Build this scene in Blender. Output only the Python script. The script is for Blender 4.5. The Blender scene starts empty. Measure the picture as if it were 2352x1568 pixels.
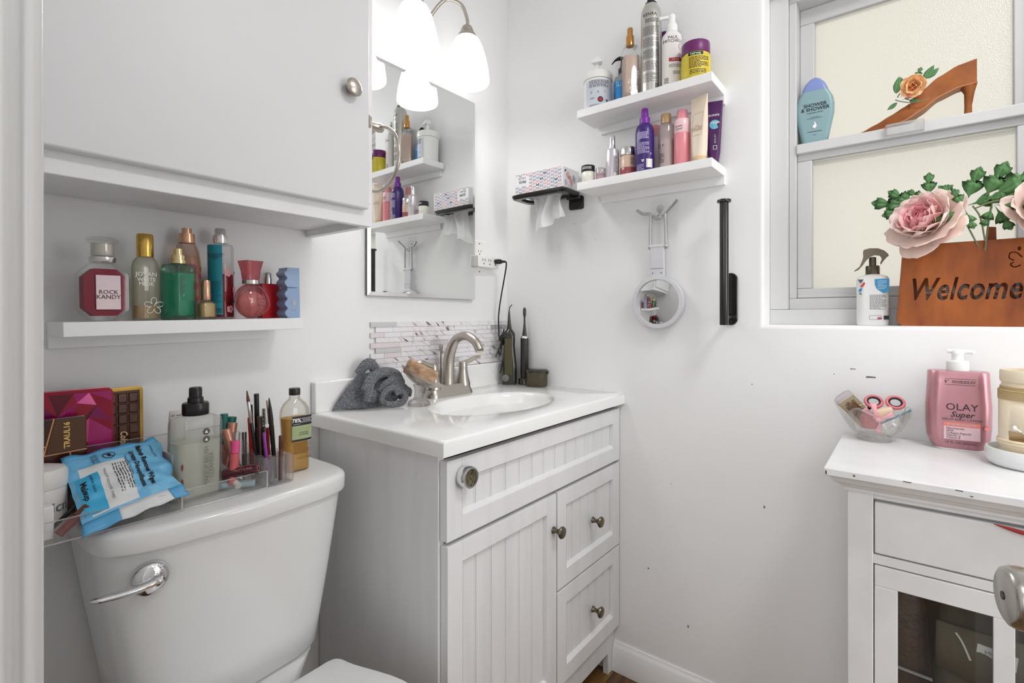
import bpy, math, random
from mathutils import Vector, Matrix, Euler

# ------------------------------------------------------------------ camera, world, light, exposure
# Room frame: metres, origin on the doorway threshold; +X runs along the mirror wall, +Y towards it.
PI = math.pi
SC = bpy.context.scene
COL = SC.collection
XB, YA = 1.45, 1.168            # window wall plane x = XB, mirror wall plane y = YA
CEIL = 2.42
Y0R = -1.35

def lin(h):
    c = [int(h[i:i + 2], 16) / 255 for i in (0, 2, 4)]
    return tuple(x / 12.92 if x <= .04045 else ((x + .055) / 1.055) ** 2.4 for x in c)

cam = bpy.data.cameras.new('camera')
cam.sensor_width = 36
cam.lens = 17.71
cam.shift_y = -57 / 2352
cam.clip_start = .02
co = bpy.data.objects.new('camera', cam)
co.location = (0, 0, 1.11)
co.rotation_euler = (PI / 2, 0, math.atan2(.62, .785) - PI / 2)
COL.objects.link(co)
SC.camera = co

W = bpy.data.worlds.new('daylight')
SC.world = W
W.use_nodes = True
bg = W.node_tree.nodes['Background']
bg.inputs[0].default_value = (1.0, .965, .875, 1)
bg.inputs[1].default_value = .70

def lamp(name, kind, loc, energy, size=.3, rot=(0, 0, 0), col=(1, 1, 1), sy=None):
    l = bpy.data.lights.new(name, kind)
    l.energy = energy
    l.color = col
    if kind == 'AREA':
        l.shape = 'RECTANGLE' if sy else 'DISK'
        l.size = size
        if sy:
            l.size_y = sy
    else:
        l.shadow_soft_size = size
    o = bpy.data.objects.new(name, l)
    o.location = loc
    o.rotation_euler = rot
    COL.objects.link(o)
    return o

lamp('ceiling_fill_light', 'AREA', (.80, -.50, CEIL - .075), 8, .34, col=(.975, .985, 1))  # added overhead fill; its ceiling fixture is made up and out of view
lamp('hall_fill_light', 'AREA', (-.75, .2, CEIL - .02), 6, .9, col=(.97, .985, 1))  # added soft fill from an invented lamp over the hall
lamp('doorway_fill_light', 'AREA', (-1.58, .12, 1.25), 8, 1.1, rot=(0, -PI / 2, 0), col=(.97, .985, 1), sy=1.3)  # added fill shining in through the doorway; no window stands behind it
lamp('end_wall_fill_light', 'AREA', (1.0, Y0R + .012, 1.2), 7.5, .74, rot=(PI / 2, 0, 0), col=(.985, .99, 1), sy=.92)  # added fill for the toilet side, set at a made-up window
for x_ in (.895, 1.10): lamp('vanity_bulb_light', 'POINT', (x_, YA - .128, 1.832), .45, .028, col=(1, .99, .97))
SHADE_GLOW = 2.5

SC.view_settings.view_transform = 'Standard'
SC.view_settings.look = 'None'
SC.view_settings.exposure = 0.34
SC.view_settings.gamma = 1
SC.view_settings.use_curve_mapping = False
SC.cycles.use_denoising = True
SC.cycles.max_bounces = 9
SC.cycles.diffuse_bounces = 6
SC.cycles.transparent_max_bounces = 18
SC.cycles.transmission_bounces = 6
SC.cycles.caustics_reflective = False
SC.cycles.caustics_refractive = False

# ------------------------------------------------------------------ materials
MATS = {}

def _new(name):
    m = bpy.data.materials.new(name)
    m.use_nodes = True
    MATS[name] = m
    return m, m.node_tree, m.node_tree.nodes, m.node_tree.links

def M(name, h='808080', rough=.5, metal=0, spec=.5, bump=None, mix=None, coat=0, trans=0, sub=0, emit=0, aniso=0, stretch=None):
    """Principled; mix=(hex2, scale, lo, hi) blends a second colour by noise; bump=(scale, strength)."""
    if name in MATS:
        return MATS[name]
    m, nt, N, L = _new(name)
    p = N['Principled BSDF']
    p.inputs['Base Color'].default_value = (*lin(h), 1)
    p.inputs['Roughness'].default_value = rough
    p.inputs['Metallic'].default_value = metal
    p.inputs['Specular IOR Level'].default_value = spec
    p.inputs['Coat Weight'].default_value = coat
    p.inputs['Coat Roughness'].default_value = .05
    p.inputs['Transmission Weight'].default_value = trans
    if sub:
        p.inputs['Subsurface Weight'].default_value = sub
        p.inputs['Subsurface Radius'].default_value = (.01, .006, .004)
    if emit:
        p.inputs['Emission Color'].default_value = (*lin(h), 1)
        p.inputs['Emission Strength'].default_value = emit
    tc = None
    if bump or mix:
        tc = N.new('ShaderNodeTexCoord')
        src = tc.outputs['Object']
        if stretch:
            mp = N.new('ShaderNodeMapping')
            mp.inputs['Scale'].default_value = stretch
            L.new(src, mp.inputs['Vector'])
            src = mp.outputs['Vector']
    if mix:
        n = N.new('ShaderNodeTexNoise')
        n.inputs['Scale'].default_value = mix[1]
        n.inputs['Detail'].default_value = 5
        L.new(src, n.inputs['Vector'])
        r = N.new('ShaderNodeValToRGB')
        r.color_ramp.elements[0].position = mix[2]
        r.color_ramp.elements[1].position = mix[3]
        r.color_ramp.elements[0].color = (*lin(h), 1)
        r.color_ramp.elements[1].color = (*lin(mix[0]), 1)
        L.new(n.outputs['Fac'], r.inputs['Fac'])
        L.new(r.outputs['Color'], p.inputs['Base Color'])
    if bump:
        n = N.new('ShaderNodeTexNoise')
        n.inputs['Scale'].default_value = bump[0]
        n.inputs['Detail'].default_value = 3
        L.new(src, n.inputs['Vector'])
        b = N.new('ShaderNodeBump')
        b.inputs['Strength'].default_value = bump[1]
        b.inputs['Distance'].default_value = bump[2] if len(bump) > 2 else .002
        L.new(n.outputs['Fac'], b.inputs['Height'])
        L.new(b.outputs['Normal'], p.inputs['Normal'])
    return m

def CLEAR(name, tint='FFFFFF', gloss=.10, haze=0, hazecol='FFFFFF'):
    """Thin clear glass or acrylic: see-through with a Fresnel reflection, optionally a milky haze."""
    if name in MATS:
        return MATS[name]
    m, nt, N, L = _new(name)
    N.remove(N['Principled BSDF'])
    out = N['Material Output']
    tr = N.new('ShaderNodeBsdfTransparent')
    tr.inputs[0].default_value = (*[c ** .5 for c in lin(tint)], 1)      # light crosses two walls
    base = tr.outputs[0]
    if haze:
        d = N.new('ShaderNodeBsdfDiffuse')
        d.inputs[0].default_value = (*lin(hazecol), 1)
        t = N.new('ShaderNodeBsdfTranslucent')
        t.inputs[0].default_value = (*lin(hazecol), 1)
        a = N.new('ShaderNodeMixShader')
        a.inputs[0].default_value = .28
        L.new(d.outputs[0], a.inputs[1]); L.new(t.outputs[0], a.inputs[2])
        mx = N.new('ShaderNodeMixShader')
        mx.inputs[0].default_value = haze
        L.new(base, mx.inputs[1]); L.new(a.outputs[0], mx.inputs[2])
        base = mx.outputs[0]
    g = N.new('ShaderNodeBsdfGlossy')
    g.inputs['Roughness'].default_value = .04
    lw = N.new('ShaderNodeLayerWeight')
    lw.inputs['Blend'].default_value = .25
    mr = N.new('ShaderNodeMapRange')
    mr.inputs['To Min'].default_value = gloss * .4
    mr.inputs['To Max'].default_value = min(1, gloss * 5)
    L.new(lw.outputs['Fresnel'], mr.inputs['Value'])
    mx = N.new('ShaderNodeMixShader')
    L.new(mr.outputs[0], mx.inputs[0]); L.new(base, mx.inputs[1]); L.new(g.outputs[0], mx.inputs[2])
    L.new(mx.outputs[0], out.inputs[0])
    return m

def LIQ(name, h, clear=.4, deep=None):
    """Liquid: partly see-through in its colour, partly scattering, with a gloss coat."""
    return CLEAR(name, h, .07, 1 - clear * .7, deep or h)

GREY = M('wall_paint', 'EFEFEF', .55, bump=(300, .10, .0012))
WHITE = M('white_paint', 'EDEDED', .42, bump=(160, .05, .001), mix=('E8E8E9', 14, .4, .7))
GLOSSW = M('white_gloss_paint', 'EEEEEE', .25)
SHELFW = M('white_laminate', 'F2F2F2', .38)
PORC = M('porcelain', 'EFEFEE', .2, coat=.2)
MARB = M('cultured_marble', 'F3F3F2', .15, coat=.3)
NICKEL = M('brushed_nickel', 'BDB6AD', .3, 1, bump=(900, .03, .0005), stretch=(1, 1, .05))
CHROME = M('chrome', 'E4E4E6', .07, 1)
SILVER = M('silver_metal', 'D6D3D0', .2, 1)
GOLD = M('gold_metal', 'D9B25C', .2, 1)
PGOLD = M('pale_gold_metal', 'DCC79A', .22, 1)
ROSEG = M('rose_gold_metal', 'D8A98C', .22, 1)
BRASS = M('antique_pewter', '77705F', .32, 1)
BLK = M('black_plastic', '131212', .3)
BLKM = M('black_metal', '17130F', .26, coat=.3)
SMOKE = CLEAR('smoked_plastic', '6D6450', .12, .25, '3A3426')
GLASS = CLEAR('clear_glass', 'FBFDFC', .08)
ACRY = CLEAR('clear_acrylic', 'FCFCFB', .05, .03)
FROST = CLEAR('frosted_glass', 'F2F0E8', .06, .35, 'D9D3C2')
WPL = M('white_plastic', 'F0EFED', .35)
INK = M('black_print', '17161A', .6)
INKW = M('white_print', 'F4F2EE', .6)
INKG = M('grey_print', '5F6066', .6)
INKGOLD = M('gold_print', 'D8B66A', .35, .6)

# ------------------------------------------------------------------ geometry
class G:
    def __init__(s):
        s.v = []; s.f = []
    def add(s, vs, fs):
        n = len(s.v)
        s.v += [Vector(p) for p in vs]
        s.f += [[i + n for i in q] for q in fs]
        return s
    def b(s, x0, x1, y0, y1, z0, z1):
        return s.add([(x0, y0, z0), (x1, y0, z0), (x1, y1, z0), (x0, y1, z0), (x0, y0, z1), (x1, y0, z1), (x1, y1, z1), (x0, y1, z1)],
                     [(3, 2, 1, 0), (4, 5, 6, 7), (0, 1, 5, 4), (1, 2, 6, 5), (2, 3, 7, 6), (3, 0, 4, 7)])
    def loft(s, secs, cap0=True, cap1=True, closed=True):
        n = len(secs[0]); vs = [p for q in secs for p in q]; fs = []
        for i in range(len(secs) - 1):
            for j in range(n if closed else n - 1):
                a, c = i * n + j, i * n + (j + 1) % n
                fs.append((a, c, c + n, a + n))
        if closed and cap0: fs.append(tuple(range(n - 1, -1, -1)))
        if closed and cap1: fs.append(tuple(range((len(secs) - 1) * n, len(secs) * n)))
        return s.add(vs, fs)
    def rl(s, levels, k=4, cap0=True, cap1=True):
        """Loft of rounded rectangles: levels (z, width, depth, corner radius[, dx, dy])."""
        secs = []
        for lv in levels:
            z, w, d, r = lv[:4]; dx, dy = (lv[4], lv[5]) if len(lv) > 4 else (0, 0)
            r = min(r, w / 2, d / 2); pts = []
            for q, (cx, cy) in enumerate(((w / 2 - r, d / 2 - r), (-w / 2 + r, d / 2 - r), (-w / 2 + r, -d / 2 + r), (w / 2 - r, -d / 2 + r))):
                for i in range(k + 1):
                    a = PI / 2 * (q + i / k)
                    pts.append((cx + r * math.cos(a) + dx, cy + r * math.sin(a) + dy, z))
            secs.append(pts)
        return s.loft(secs, cap0, cap1)
    def lathe(s, prof, seg=28, cap0=True, cap1=True, c=(0, 0), lobes=0, amp=0):
        secs = [[(c[0] + r * (1 + amp * math.cos(lobes * 2 * PI * i / seg)) * math.cos(2 * PI * i / seg),
                  c[1] + r * (1 + amp * math.cos(lobes * 2 * PI * i / seg)) * math.sin(2 * PI * i / seg), z) for i in range(seg)] for r, z in prof]
        return s.loft(secs, cap0, cap1)
    def tube(s, path, r, seg=10, cap=True, flat=1):
        P = [Vector(p) for p in path]; n = len(P)
        R = r if isinstance(r, (list, tuple)) else [r] * n
        T = [(P[min(i + 1, n - 1)] - P[max(i - 1, 0)]).normalized() for i in range(n)]
        up = Vector((0, 0, 1)) if abs(T[0].z) < .9 else Vector((1, 0, 0))
        nrm = (up - T[0] * up.dot(T[0])).normalized(); secs = []
        for i in range(n):
            nrm = (nrm - T[i] * nrm.dot(T[i])).normalized(); bi = T[i].cross(nrm)
            secs.append([P[i] + (nrm * math.cos(2 * PI * j / seg) * flat + bi * math.sin(2 * PI * j / seg)) * R[i] for j in range(seg)])
        return s.loft(secs, cap, cap)
    def prism(s, poly, y0, y1):
        """2-D outline (x, z), counter-clockwise, extruded from y0 (front) to y1."""
        n = len(poly)
        vs = [(x, y0, z) for x, z in poly] + [(x, y1, z) for x, z in poly]
        fs = [tuple(range(n)), tuple(range(2 * n - 1, n - 1, -1))] + [(i + n, (i + 1) % n + n, (i + 1) % n, i) for i in range(n)]
        return s.add(vs, fs)
    def ball(s, c, rx, ry=None, rz=None, seg=16, rings=10):
        ry = ry or rx; rz = rz or rx
        return s.loft([[(c[0] + rx * math.sin(PI * max(.02, min(.98, i / rings))) * math.cos(2 * PI * j / seg),
                         c[1] + ry * math.sin(PI * max(.02, min(.98, i / rings))) * math.sin(2 * PI * j / seg),
                         c[2] - rz * math.cos(PI * i / rings)) for j in range(seg)] for i in range(rings + 1)])
    def torus(s, c, R, r, axis='y', seg=32, k=10, sx=1, a0=0, a1=2 * PI):
        full = abs(a1 - a0 - 2 * PI) < 1e-6; pts = []
        for i in range(seg + (0 if full else 1)):
            a = a0 + (a1 - a0) * i / seg; u, w = R * math.cos(a) * sx, R * math.sin(a)
            pts.append({'y': (c[0] + u, c[1], c[2] + w), 'x': (c[0], c[1] + u, c[2] + w), 'z': (c[0] + u, c[1] + w, c[2])}[axis])
        if not full: return s.tube(pts, r, k)
        pts += [pts[0], pts[1]]
        g = G(); g.tube(pts, r, k, cap=False); return s.add(g.v, g.f)
    def grid(s, fn, nu, nv):
        return s.add([fn(i / nu, j / nv) for j in range(nv + 1) for i in range(nu + 1)],
                     [(j * (nu + 1) + i, j * (nu + 1) + i + 1, (j + 1) * (nu + 1) + i + 1, (j + 1) * (nu + 1) + i) for j in range(nv) for i in range(nu)])
    def xf(s, m):
        s.v = [m @ p for p in s.v]; return s
    def mv(s, x=0, y=0, z=0):
        return s.xf(Matrix.Translation((x, y, z)))
    def rot(s, ax, deg):
        return s.xf(Matrix.Rotation(math.radians(deg), 4, ax))
    def build(s, name, mat, parent=None, smooth=38, bevel=0, bseg=2, thick=0, loc=None):
        me = bpy.data.meshes.new(name)
        me.from_pydata([tuple(p) for p in s.v], [], s.f)
        if smooth:
            me.polygons.foreach_set('use_smooth', [True] * len(me.polygons))
            me.set_sharp_from_angle(angle=math.radians(smooth))
        me.materials.append(mat)
        o = bpy.data.objects.new(name, me)
        COL.objects.link(o)
        if parent: o.parent = parent
        if loc: o.location = loc
        if thick:
            q = o.modifiers.new('thickness', 'SOLIDIFY'); q.thickness = thick; q.offset = 0
        if bevel:
            q = o.modifiers.new('edge', 'BEVEL'); q.width = bevel; q.segments = bseg; q.limit_method = 'ANGLE'; q.angle_limit = math.radians(40)
            q.harden_normals = False
        return o

def tag(o, label, cat, group=None):
    o['label'] = label; o['category'] = cat
    if group: o['group'] = group
    return o

def thing(name, label, cat, loc, rz=0, group=None, rx=0, ry=0):
    o = bpy.data.objects.new(name, None)
    o.empty_display_size = .02
    COL.objects.link(o)
    o.location = loc
    o.rotation_euler = (math.radians(rx), math.radians(ry), math.radians(rz))
    return tag(o, label, cat, group)

def struct(o):
    o['kind'] = 'structure'; return o

def holder(name, loc=(0, 0, 0)):
    o = bpy.data.objects.new(name, None); o.empty_display_size = .02; COL.objects.link(o); o.location = loc; return struct(o)

# surfaces for printing: (x, z) in the label's plane -> point; front is local -y
def flat(y):
    return lambda x, z: (x, y - .0004, z)
def cyl(R, sy=1):
    return lambda x, z: ((R + .0005) * math.sin(x / R), -(R + .0005) * sy * math.cos(x / R), z)
def rrf(w, d, r):
    """Front of a rounded-rectangle bottle section."""
    def f(x, z):
        e = max(0, min(abs(x) - (w / 2 - r), r * .98)); return (x, -(d / 2 - r + math.sqrt(max(0, r * r - e * e))) - .0005, z)
    return f
def top(z):
    return lambda x, y: (x, y, z + .0004)

def text(p, s, size, m, x=0, z=0, surf=None, shear=0, sx=1, deg=0, bold=0, align='CENTER', name='lettering', gap=1, res=2, sub=False):
    cu = bpy.data.curves.new('lettering', 'FONT')
    cu.body = s; cu.size = size; cu.align_x = align; cu.align_y = 'CENTER'; cu.shear = shear
    cu.offset = bold; cu.resolution_u = res; cu.space_character = gap; cu.space_line = .85
    ob = bpy.data.objects.new('lettering', cu)
    me = bpy.data.meshes.new_from_object(ob)
    bpy.data.objects.remove(ob); bpy.data.curves.remove(cu)
    ca, sa = math.cos(math.radians(deg)), math.sin(math.radians(deg))
    for v in me.vertices:
        a, c = v.co.x * sx, v.co.y
        v.co = surf(x + a * ca - c * sa, z + a * sa + c * ca)
    me.name = name
    me.materials.clear(); me.materials.append(m)
    o = bpy.data.objects.new(name, me); COL.objects.link(o); o.parent = p
    return o

def fine(p, w, h, rows, m, surf, x=0, z=0, seed=1, fill=.5, deg=0, name='fine_print'):
    """Rows of print too small to read: word-long dashes."""
    rnd = random.Random(seed); g = G(); dz = h / rows
    ca, sa = math.cos(math.radians(deg)), math.sin(math.radians(deg))
    for r in range(rows):
        zc = h / 2 - (r + .5) * dz; a = -w / 2; end = w / 2 * (1 if r % 4 != 3 else rnd.uniform(.1, .9))
        while a < end - .001:
            L = min(rnd.uniform(.05, .18) * w, end - a)
            q = [(a, zc - dz * fill / 2), (a + L, zc - dz * fill / 2), (a + L, zc + dz * fill / 2), (a, zc + dz * fill / 2)]
            g.add([surf(x + u * ca - t * sa, z + u * sa + t * ca) for u, t in q], [(0, 1, 2, 3)])
            a += L + .03 * w
    return g.build(name, m, p, smooth=0)

def patch(p, name, w, h, m, surf, x=0, z=0, n=10, off=0):
    g = G().grid(lambda u, v: surf(x + (u - .5) * w, z + (v - .5) * h), n, 1)
    return g.build(name, m, p)

def poly(p, name, pts, m, surf):
    return G().add([surf(a, c) for a, c in pts], [tuple(range(len(pts)))]).build(name, m, p, smooth=0)

def ell(cx, cz, rx, rz, n=20, a0=0, a1=2 * PI):
    return [(cx + rx * math.cos(a0 + (a1 - a0) * i / n), cz + rz * math.sin(a0 + (a1 - a0) * i / n)) for i in range(n)]

def strip(p, name, pts, w, m, surf, closed=False):
    """A printed line of width w through 2-D points."""
    g = G(); n = len(pts)
    for i in range(n if closed else n - 1):
        a, c = Vector(pts[i]), Vector(pts[(i + 1) % n]); d = (c - a)
        if d.length < 1e-7: continue
        q = Vector((-d.y, d.x)).normalized() * w / 2
        g.add([surf(*(a - q)), surf(*(c - q)), surf(*(c + q)), surf(*(a + q))], [(0, 1, 2, 3)])
    return g.build(name, m, p, smooth=0)

def bez(*pts, n=8):
    """Catmull-Rom through points."""
    P = [Vector(q) for q in pts]; P = [2 * P[0] - P[1]] + P + [2 * P[-1] - P[-2]]; out = []
    for i in range(1, len(P) - 2):
        for k in range(n):
            t = k / n
            out.append(.5 * ((2 * P[i]) + (P[i + 1] - P[i - 1]) * t + (2 * P[i - 1] - 5 * P[i] + 4 * P[i + 1] - P[i + 2]) * t * t + (3 * P[i] - P[i - 1] - 3 * P[i + 1] + P[i + 2]) * t ** 3))
    return out + [P[-2]]
# ------------------------------------------------------------------ the room shell
HY0, HY1, HZ0, HZ1 = -.28, .3017, 1.089, 2.0       # window opening in the right wall

def rect(x, y0, y1, z0, z1):
    return [(x, y0, z0), (x, y1, z0), (x, y1, z1), (x, y0, z1)]

g = G()
secs = [rect(XB, Y0R, YA, 0, CEIL)]
for i in range(6):
    a = PI / 2 * i / 5; e = .012 * (1 - math.sin(a))
    secs.append(rect(XB + .012 * (1 - math.cos(a)), HY0 - e, HY1 + e, HZ0 - e, HZ1 + e))
secs.append(rect(1.68, HY0, HY1, HZ0, HZ1))
secs.append(rect(1.68, Y0R, YA, 0, CEIL))
g.loft([[p for p in q] for q in secs], False, False)
wr = struct(g.build('wall_right', GREY, smooth=50))
for y_, z_, w_, h_ in ((.107, .985, .006, .0012), (.072, .968, .010, .0022), (.145, .97, .0012, .0012), (.30, .61, .002, .004), (.62, .35, .0025, .0025), (.50, .22, .002, .005), (.33, .93, .0015, .0015), (.55, .62, .0012, .0012), (.88, 1.42, .0014, .0014), (.80, 1.36, .0012, .0012)):
    struct(G().add([(XB - .0003, y_ - w_, z_ - h_ * .6), (XB - .0003, y_ + w_, z_ - h_), (XB - .0003, y_ + w_ * .8, z_ + h_), (XB - .0003, y_ - w_ * .9, z_ + h_ * .7)], [(0, 1, 2, 3)]).build('scuff_mark', M('wall_scuff', '6E6C6A', .8), wr, smooth=0))
struct(G().b(-1.7, XB + .2, YA, YA + .1, 0, CEIL).build('wall_left', GREY))
struct(G().b(-1.7, XB + .2, Y0R - .1, Y0R, 0, CEIL).build('wall_front', GREY))
DOOR_Y0, DOOR_Y1 = -.272, .497
struct(G().b(-.04, .062, DOOR_Y1, YA, 0, CEIL).b(-.04, .062, Y0R, DOOR_Y0 - .02, 0, CEIL).b(-.04, .062, DOOR_Y0 - .02, DOOR_Y1, 2.03, CEIL).build('wall_back', GREY))
struct(G().b(-1.7, -1.6, Y0R, YA, 0, CEIL).build('wall_hall', GREY))
struct(G().b(-1.7, XB + .2, Y0R - .1, YA + .1, CEIL, CEIL + .1).build('ceiling', M('ceiling_paint', 'F2F2F2', .7)))
fl = struct(G().b(-1.7, XB + .2, Y0R - .1, YA + .1, -.08, -.012).build('floor', M('subfloor', '2A1A10', .8)))
WOODS = [M('oak_plank_%d' % i, a, .35, mix=(c, 7, .35, .7), stretch=(1, 9, 1), bump=(60, .05, .001)) for i, (a, c) in
         enumerate((('8F6A3A', '5E4020'), ('A57C48', '6E4C28'), ('6E4C28', '3E2814')))]
rnd = random.Random(4)
row = 0; y = Y0R
while y < YA - .01:
    w = min(.083, YA - y); x = -1.6 - rnd.random() * .6
    while x < XB:
        L = rnd.uniform(.5, .95); a, c = max(x, -1.6), min(x + L, XB)
        if c - a > .03:
            struct(G().b(a + .0008, c - .0008, y + .0008, y + w - .0008, -.012, 0).build('plank', rnd.choice(WOODS), fl, smooth=0))
        x += L
    y += w

# baseboard along the right wall with an ogee top
prof = [(0, 0), (-.014, 0), (-.014, .062), (-.012, .066), (-.0115, .072), (-.008, .080), (-.005, .084), (-.004, .09), (0, .09)]
struct(G().loft([[(XB + a, y_, z) for a, z in prof] for y_ in (Y0R, .733)]).build('baseboard_right', GLOSSW, smooth=30))
struct(G().loft([[(x_, YA + a, z) for a, z in prof] for x_ in (.065, .692)]).build('baseboard_left', GLOSSW, smooth=30))

# door frame beside the camera: jamb and casing as one moulded length, and the door standing open on the other side
jp = [(-.045, .49), (.050, .49), (.0525, .4872), (.0558, .4868), (.058, .489), (.0605, .4925), (.0645, .4925), (.0665, .4898), (.0705, .4885), (.0745, .490), (.0765, .4945), (.0765, .56), (.062, .56), (.062, .5), (-.045, .5)]
struct(G().loft([[(a, c, z) for a, c in jp] for z in (0, 2.03)]).build('trim_1', GLOSSW, smooth=60))
struct(G().b(-.045, .076, DOOR_Y0 - .02, DOOR_Y0 - .004, 0, 2.03).b(.062, .0765, DOOR_Y0 - .085, DOOR_Y0 - .02, 0, 2.03).build('trim_2', GLOSSW))
dr = holder('door_1', (.083, -.279, 0)); dr.rotation_euler.z = math.radians(14)
struct(G().b(.002, .602, -.0175, .0175, .008, 2.02).build('door_leaf', GLOSSW, dr, bevel=.002))
kn = struct(G().lathe([(.030, -.012), (.030, -.009), (.030, .003), (.026, .007), (.0115, .009), (.010, .026), (.014, .030), (.021, .035), (.0245, .042), (.0252, .048), (.0245, .054), (.0228, .058), (.020, .0597), (.001, .0608)], 36).rot('X', -90).mv(.54, .0295, .877).build('door_knob', M('satin_nickel', 'B9B5AE', .26, 1), dr, smooth=75))
struct(G().lathe([(.0034, 0), (.0034, .0012), (.001, .0013)], 12).rot('X', -90).mv(.54, .0895, .877).build('keyhole', BLK, kn))

# unseen ceiling lights added as fill: one in the room, one in the hall behind the camera
GLOWL = M('added_lamp_glass', 'FFF8EC', .4, emit=2.0)
for nm, x, y, lab in (('added_ceiling_light', .80, -.50, 'added round white ceiling light, unseen fill for the bathroom'), ('added_ceiling_light', -.75, .2, 'added round white ceiling light, unseen fill in the hall')):
    t = thing(nm, lab, 'light', (x, y, CEIL))
    G().lathe([(.19, -.02), (.19, 0)], 32).build('base', GLOSSW, t)
    G().lathe([(.01, -.07), (.08, -.066), (.14, -.05), (.172, -.03), (.178, -.018)], 32).build('diffuser', GLOWL, t)

# ------------------------------------------------------------------ the window: casing, vinyl frame, two sashes with obscure glass
VIN = M('vinyl_frame', 'CECECE', .5)
win = holder('window_1')
def ring(x0, x1, o, i):
    """Four members between an outer and an inner (y0, y1, z0, z1) rectangle."""
    return G().b(x0, x1, o[0], o[1], o[2], i[2]).b(x0, x1, o[0], o[1], i[3], o[3]).b(x0, x1, o[0], i[0], i[2], i[3]).b(x0, x1, i[1], o[1], i[2], i[3])
CASE = M('casing_paint', 'D2D2D2', .5)
for nm, q in (('casing_board', (1.523, 1.66, HY0, HY1, HZ0, 1.129)), ('casing_board', (1.523, 1.66, HY0, HY1, 1.975, HZ1)), ('casing_board', (1.5235, 1.66, HY0, -.245, 1.1295, 1.975)), ('casing_board', (1.5235, 1.66, .258, HY1, 1.1295, 1.975))):
    struct(G().b(*q).build(nm, CASE, win, bevel=.0015))
struct(ring(1.541, 1.65, (-.245, .258, 1.129, 1.975), (-.226, .24, 1.159, 1.958)).build('window_frame', VIN, win, bevel=.002))
lo = struct(ring(1.551, 1.577, (-.226, .24, 1.159, 1.572), (-.184, .205, 1.1855, 1.528)).build('lower_sash', VIN, win, bevel=.0025))
struct(G().b(1.536, 1.592, -.226, .24, 1.545, 1.572).build('meeting_rail', VIN, win, bevel=.003))
struct(G().b(1.546, 1.56, -.225, .239, 1.160, 1.168).build('sash_bead', VIN, lo, bevel=.002))
up = struct(ring(1.594, 1.62, (-.226, .24, 1.53, 1.958), (-.184, .205, 1.565, 1.915)).build('upper_sash', VIN, win, bevel=.0025))
struct(G().rl([(1.550, .074, .014, .004), (1.566, .076, .022, .006), (1.5745, .074, .022, .006)]).rot('Z', 90).mv(1.531, .01, 0).build('sash_lift', CLEAR('milky_plastic', 'FAFAFA', .08, .35, 'E6E6E4'), win, smooth=50))

m, nt, N, L = _new('obscure_glass')
N.remove(N['Principled BSDF'])
t1 = N.new('ShaderNodeBsdfTranslucent'); t1.inputs[0].default_value = (.95, .94, .90, 1)
rf = N.new('ShaderNodeBsdfRefraction'); rf.inputs['Color'].default_value = (.95, .94, .9, 1); rf.inputs['Roughness'].default_value = .22; rf.inputs['IOR'].default_value = 1.15
gl = N.new('ShaderNodeBsdfGlossy'); gl.inputs['Roughness'].default_value = .3
tc = N.new('ShaderNodeTexCoord'); nz = N.new('ShaderNodeTexNoise'); nz.inputs['Scale'].default_value = 330; nz.inputs['Detail'].default_value = 1
bp = N.new('ShaderNodeBump'); bp.inputs['Strength'].default_value = .3; bp.inputs['Distance'].default_value = .004
L.new(tc.outputs['Object'], nz.inputs['Vector']); L.new(nz.outputs['Fac'], bp.inputs['Height'])
for n_ in (t1, rf, gl): L.new(bp.outputs['Normal'], n_.inputs['Normal'])
a = N.new('ShaderNodeMixShader'); a.inputs[0].default_value = .4
L.new(t1.outputs[0], a.inputs[1]); L.new(rf.outputs[0], a.inputs[2])
c = N.new('ShaderNodeMixShader'); c.inputs[0].default_value = .04
L.new(a.outputs[0], c.inputs[1]); L.new(gl.outputs[0], c.inputs[2])
L.new(c.outputs[0], N['Material Output'].inputs[0])
PANE = m
for sash, x, z0, z1 in ((lo, 1.562, 1.183, 1.531), (up, 1.606, 1.562, 1.918)):
    struct(G().add([(x, -.187, z0), (x, .208, z0), (x, .208, z1), (x, -.187, z1)], [(0, 1, 2, 3)]).build('pane', PANE, sash))

# an added window, unseen in the end wall, made up to frame the fill light there
w2 = holder('added_window', (.98, Y0R, 1.2))
struct(G().b(-.46, .46, 0, .03, -.55, -.47).b(-.46, .46, 0, .03, .47, .55).b(-.46, -.38, 0, .03, -.47, .47).b(.38, .46, 0, .03, -.47, .47).build('window_frame', CASE, w2))
struct(G().b(-.38, .38, .001, .006, -.47, .47).build('pane', M('added_window_pane', 'EAEDEE', .5), w2))

# ------------------------------------------------------------------ hanging cabinet over the toilet
t = thing('wall_cabinet', 'large white painted cabinet hung high on the wall above the toilet', 'cabinet', (.1, YA, 1.306))
cw, cd = .577, .243
G().b(0, cw - .018, -cd + .018, -.002, .016, .034).build('bottom_panel', WHITE, t)
G().b(cw - .018, cw, -cd + .018, -.002, 0, 1.1).build('side_panel', WHITE, t)
G().b(0, .018, -cd + .018, -.002, 0, 1.1).build('side_panel', WHITE, t)
G().b(.018, cw - .018, -.012, -.002, .034, 1.1).build('back_panel', WHITE, t)
G().b(0, cw, -cd, -cd + .018, 0, .05).b(cw - .045, cw, -cd, -cd + .018, .05, 1.1).b(0, .03, -cd, -cd + .018, .05, 1.1).b(.03, cw - .045, -cd, -cd + .018, 1.03, 1.1).build('face_frame', WHITE, t, bevel=.0015)
d = G().b(.012, .556, -cd - .019, -cd - .0005, .033, 1.06).build('door', M('dimmed_door_paint', 'DEDEDF', .42, bump=(120, .05, .001)), t, bevel=.004, bseg=3)  # dimmer light on the door is put into a darker paint tone
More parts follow.
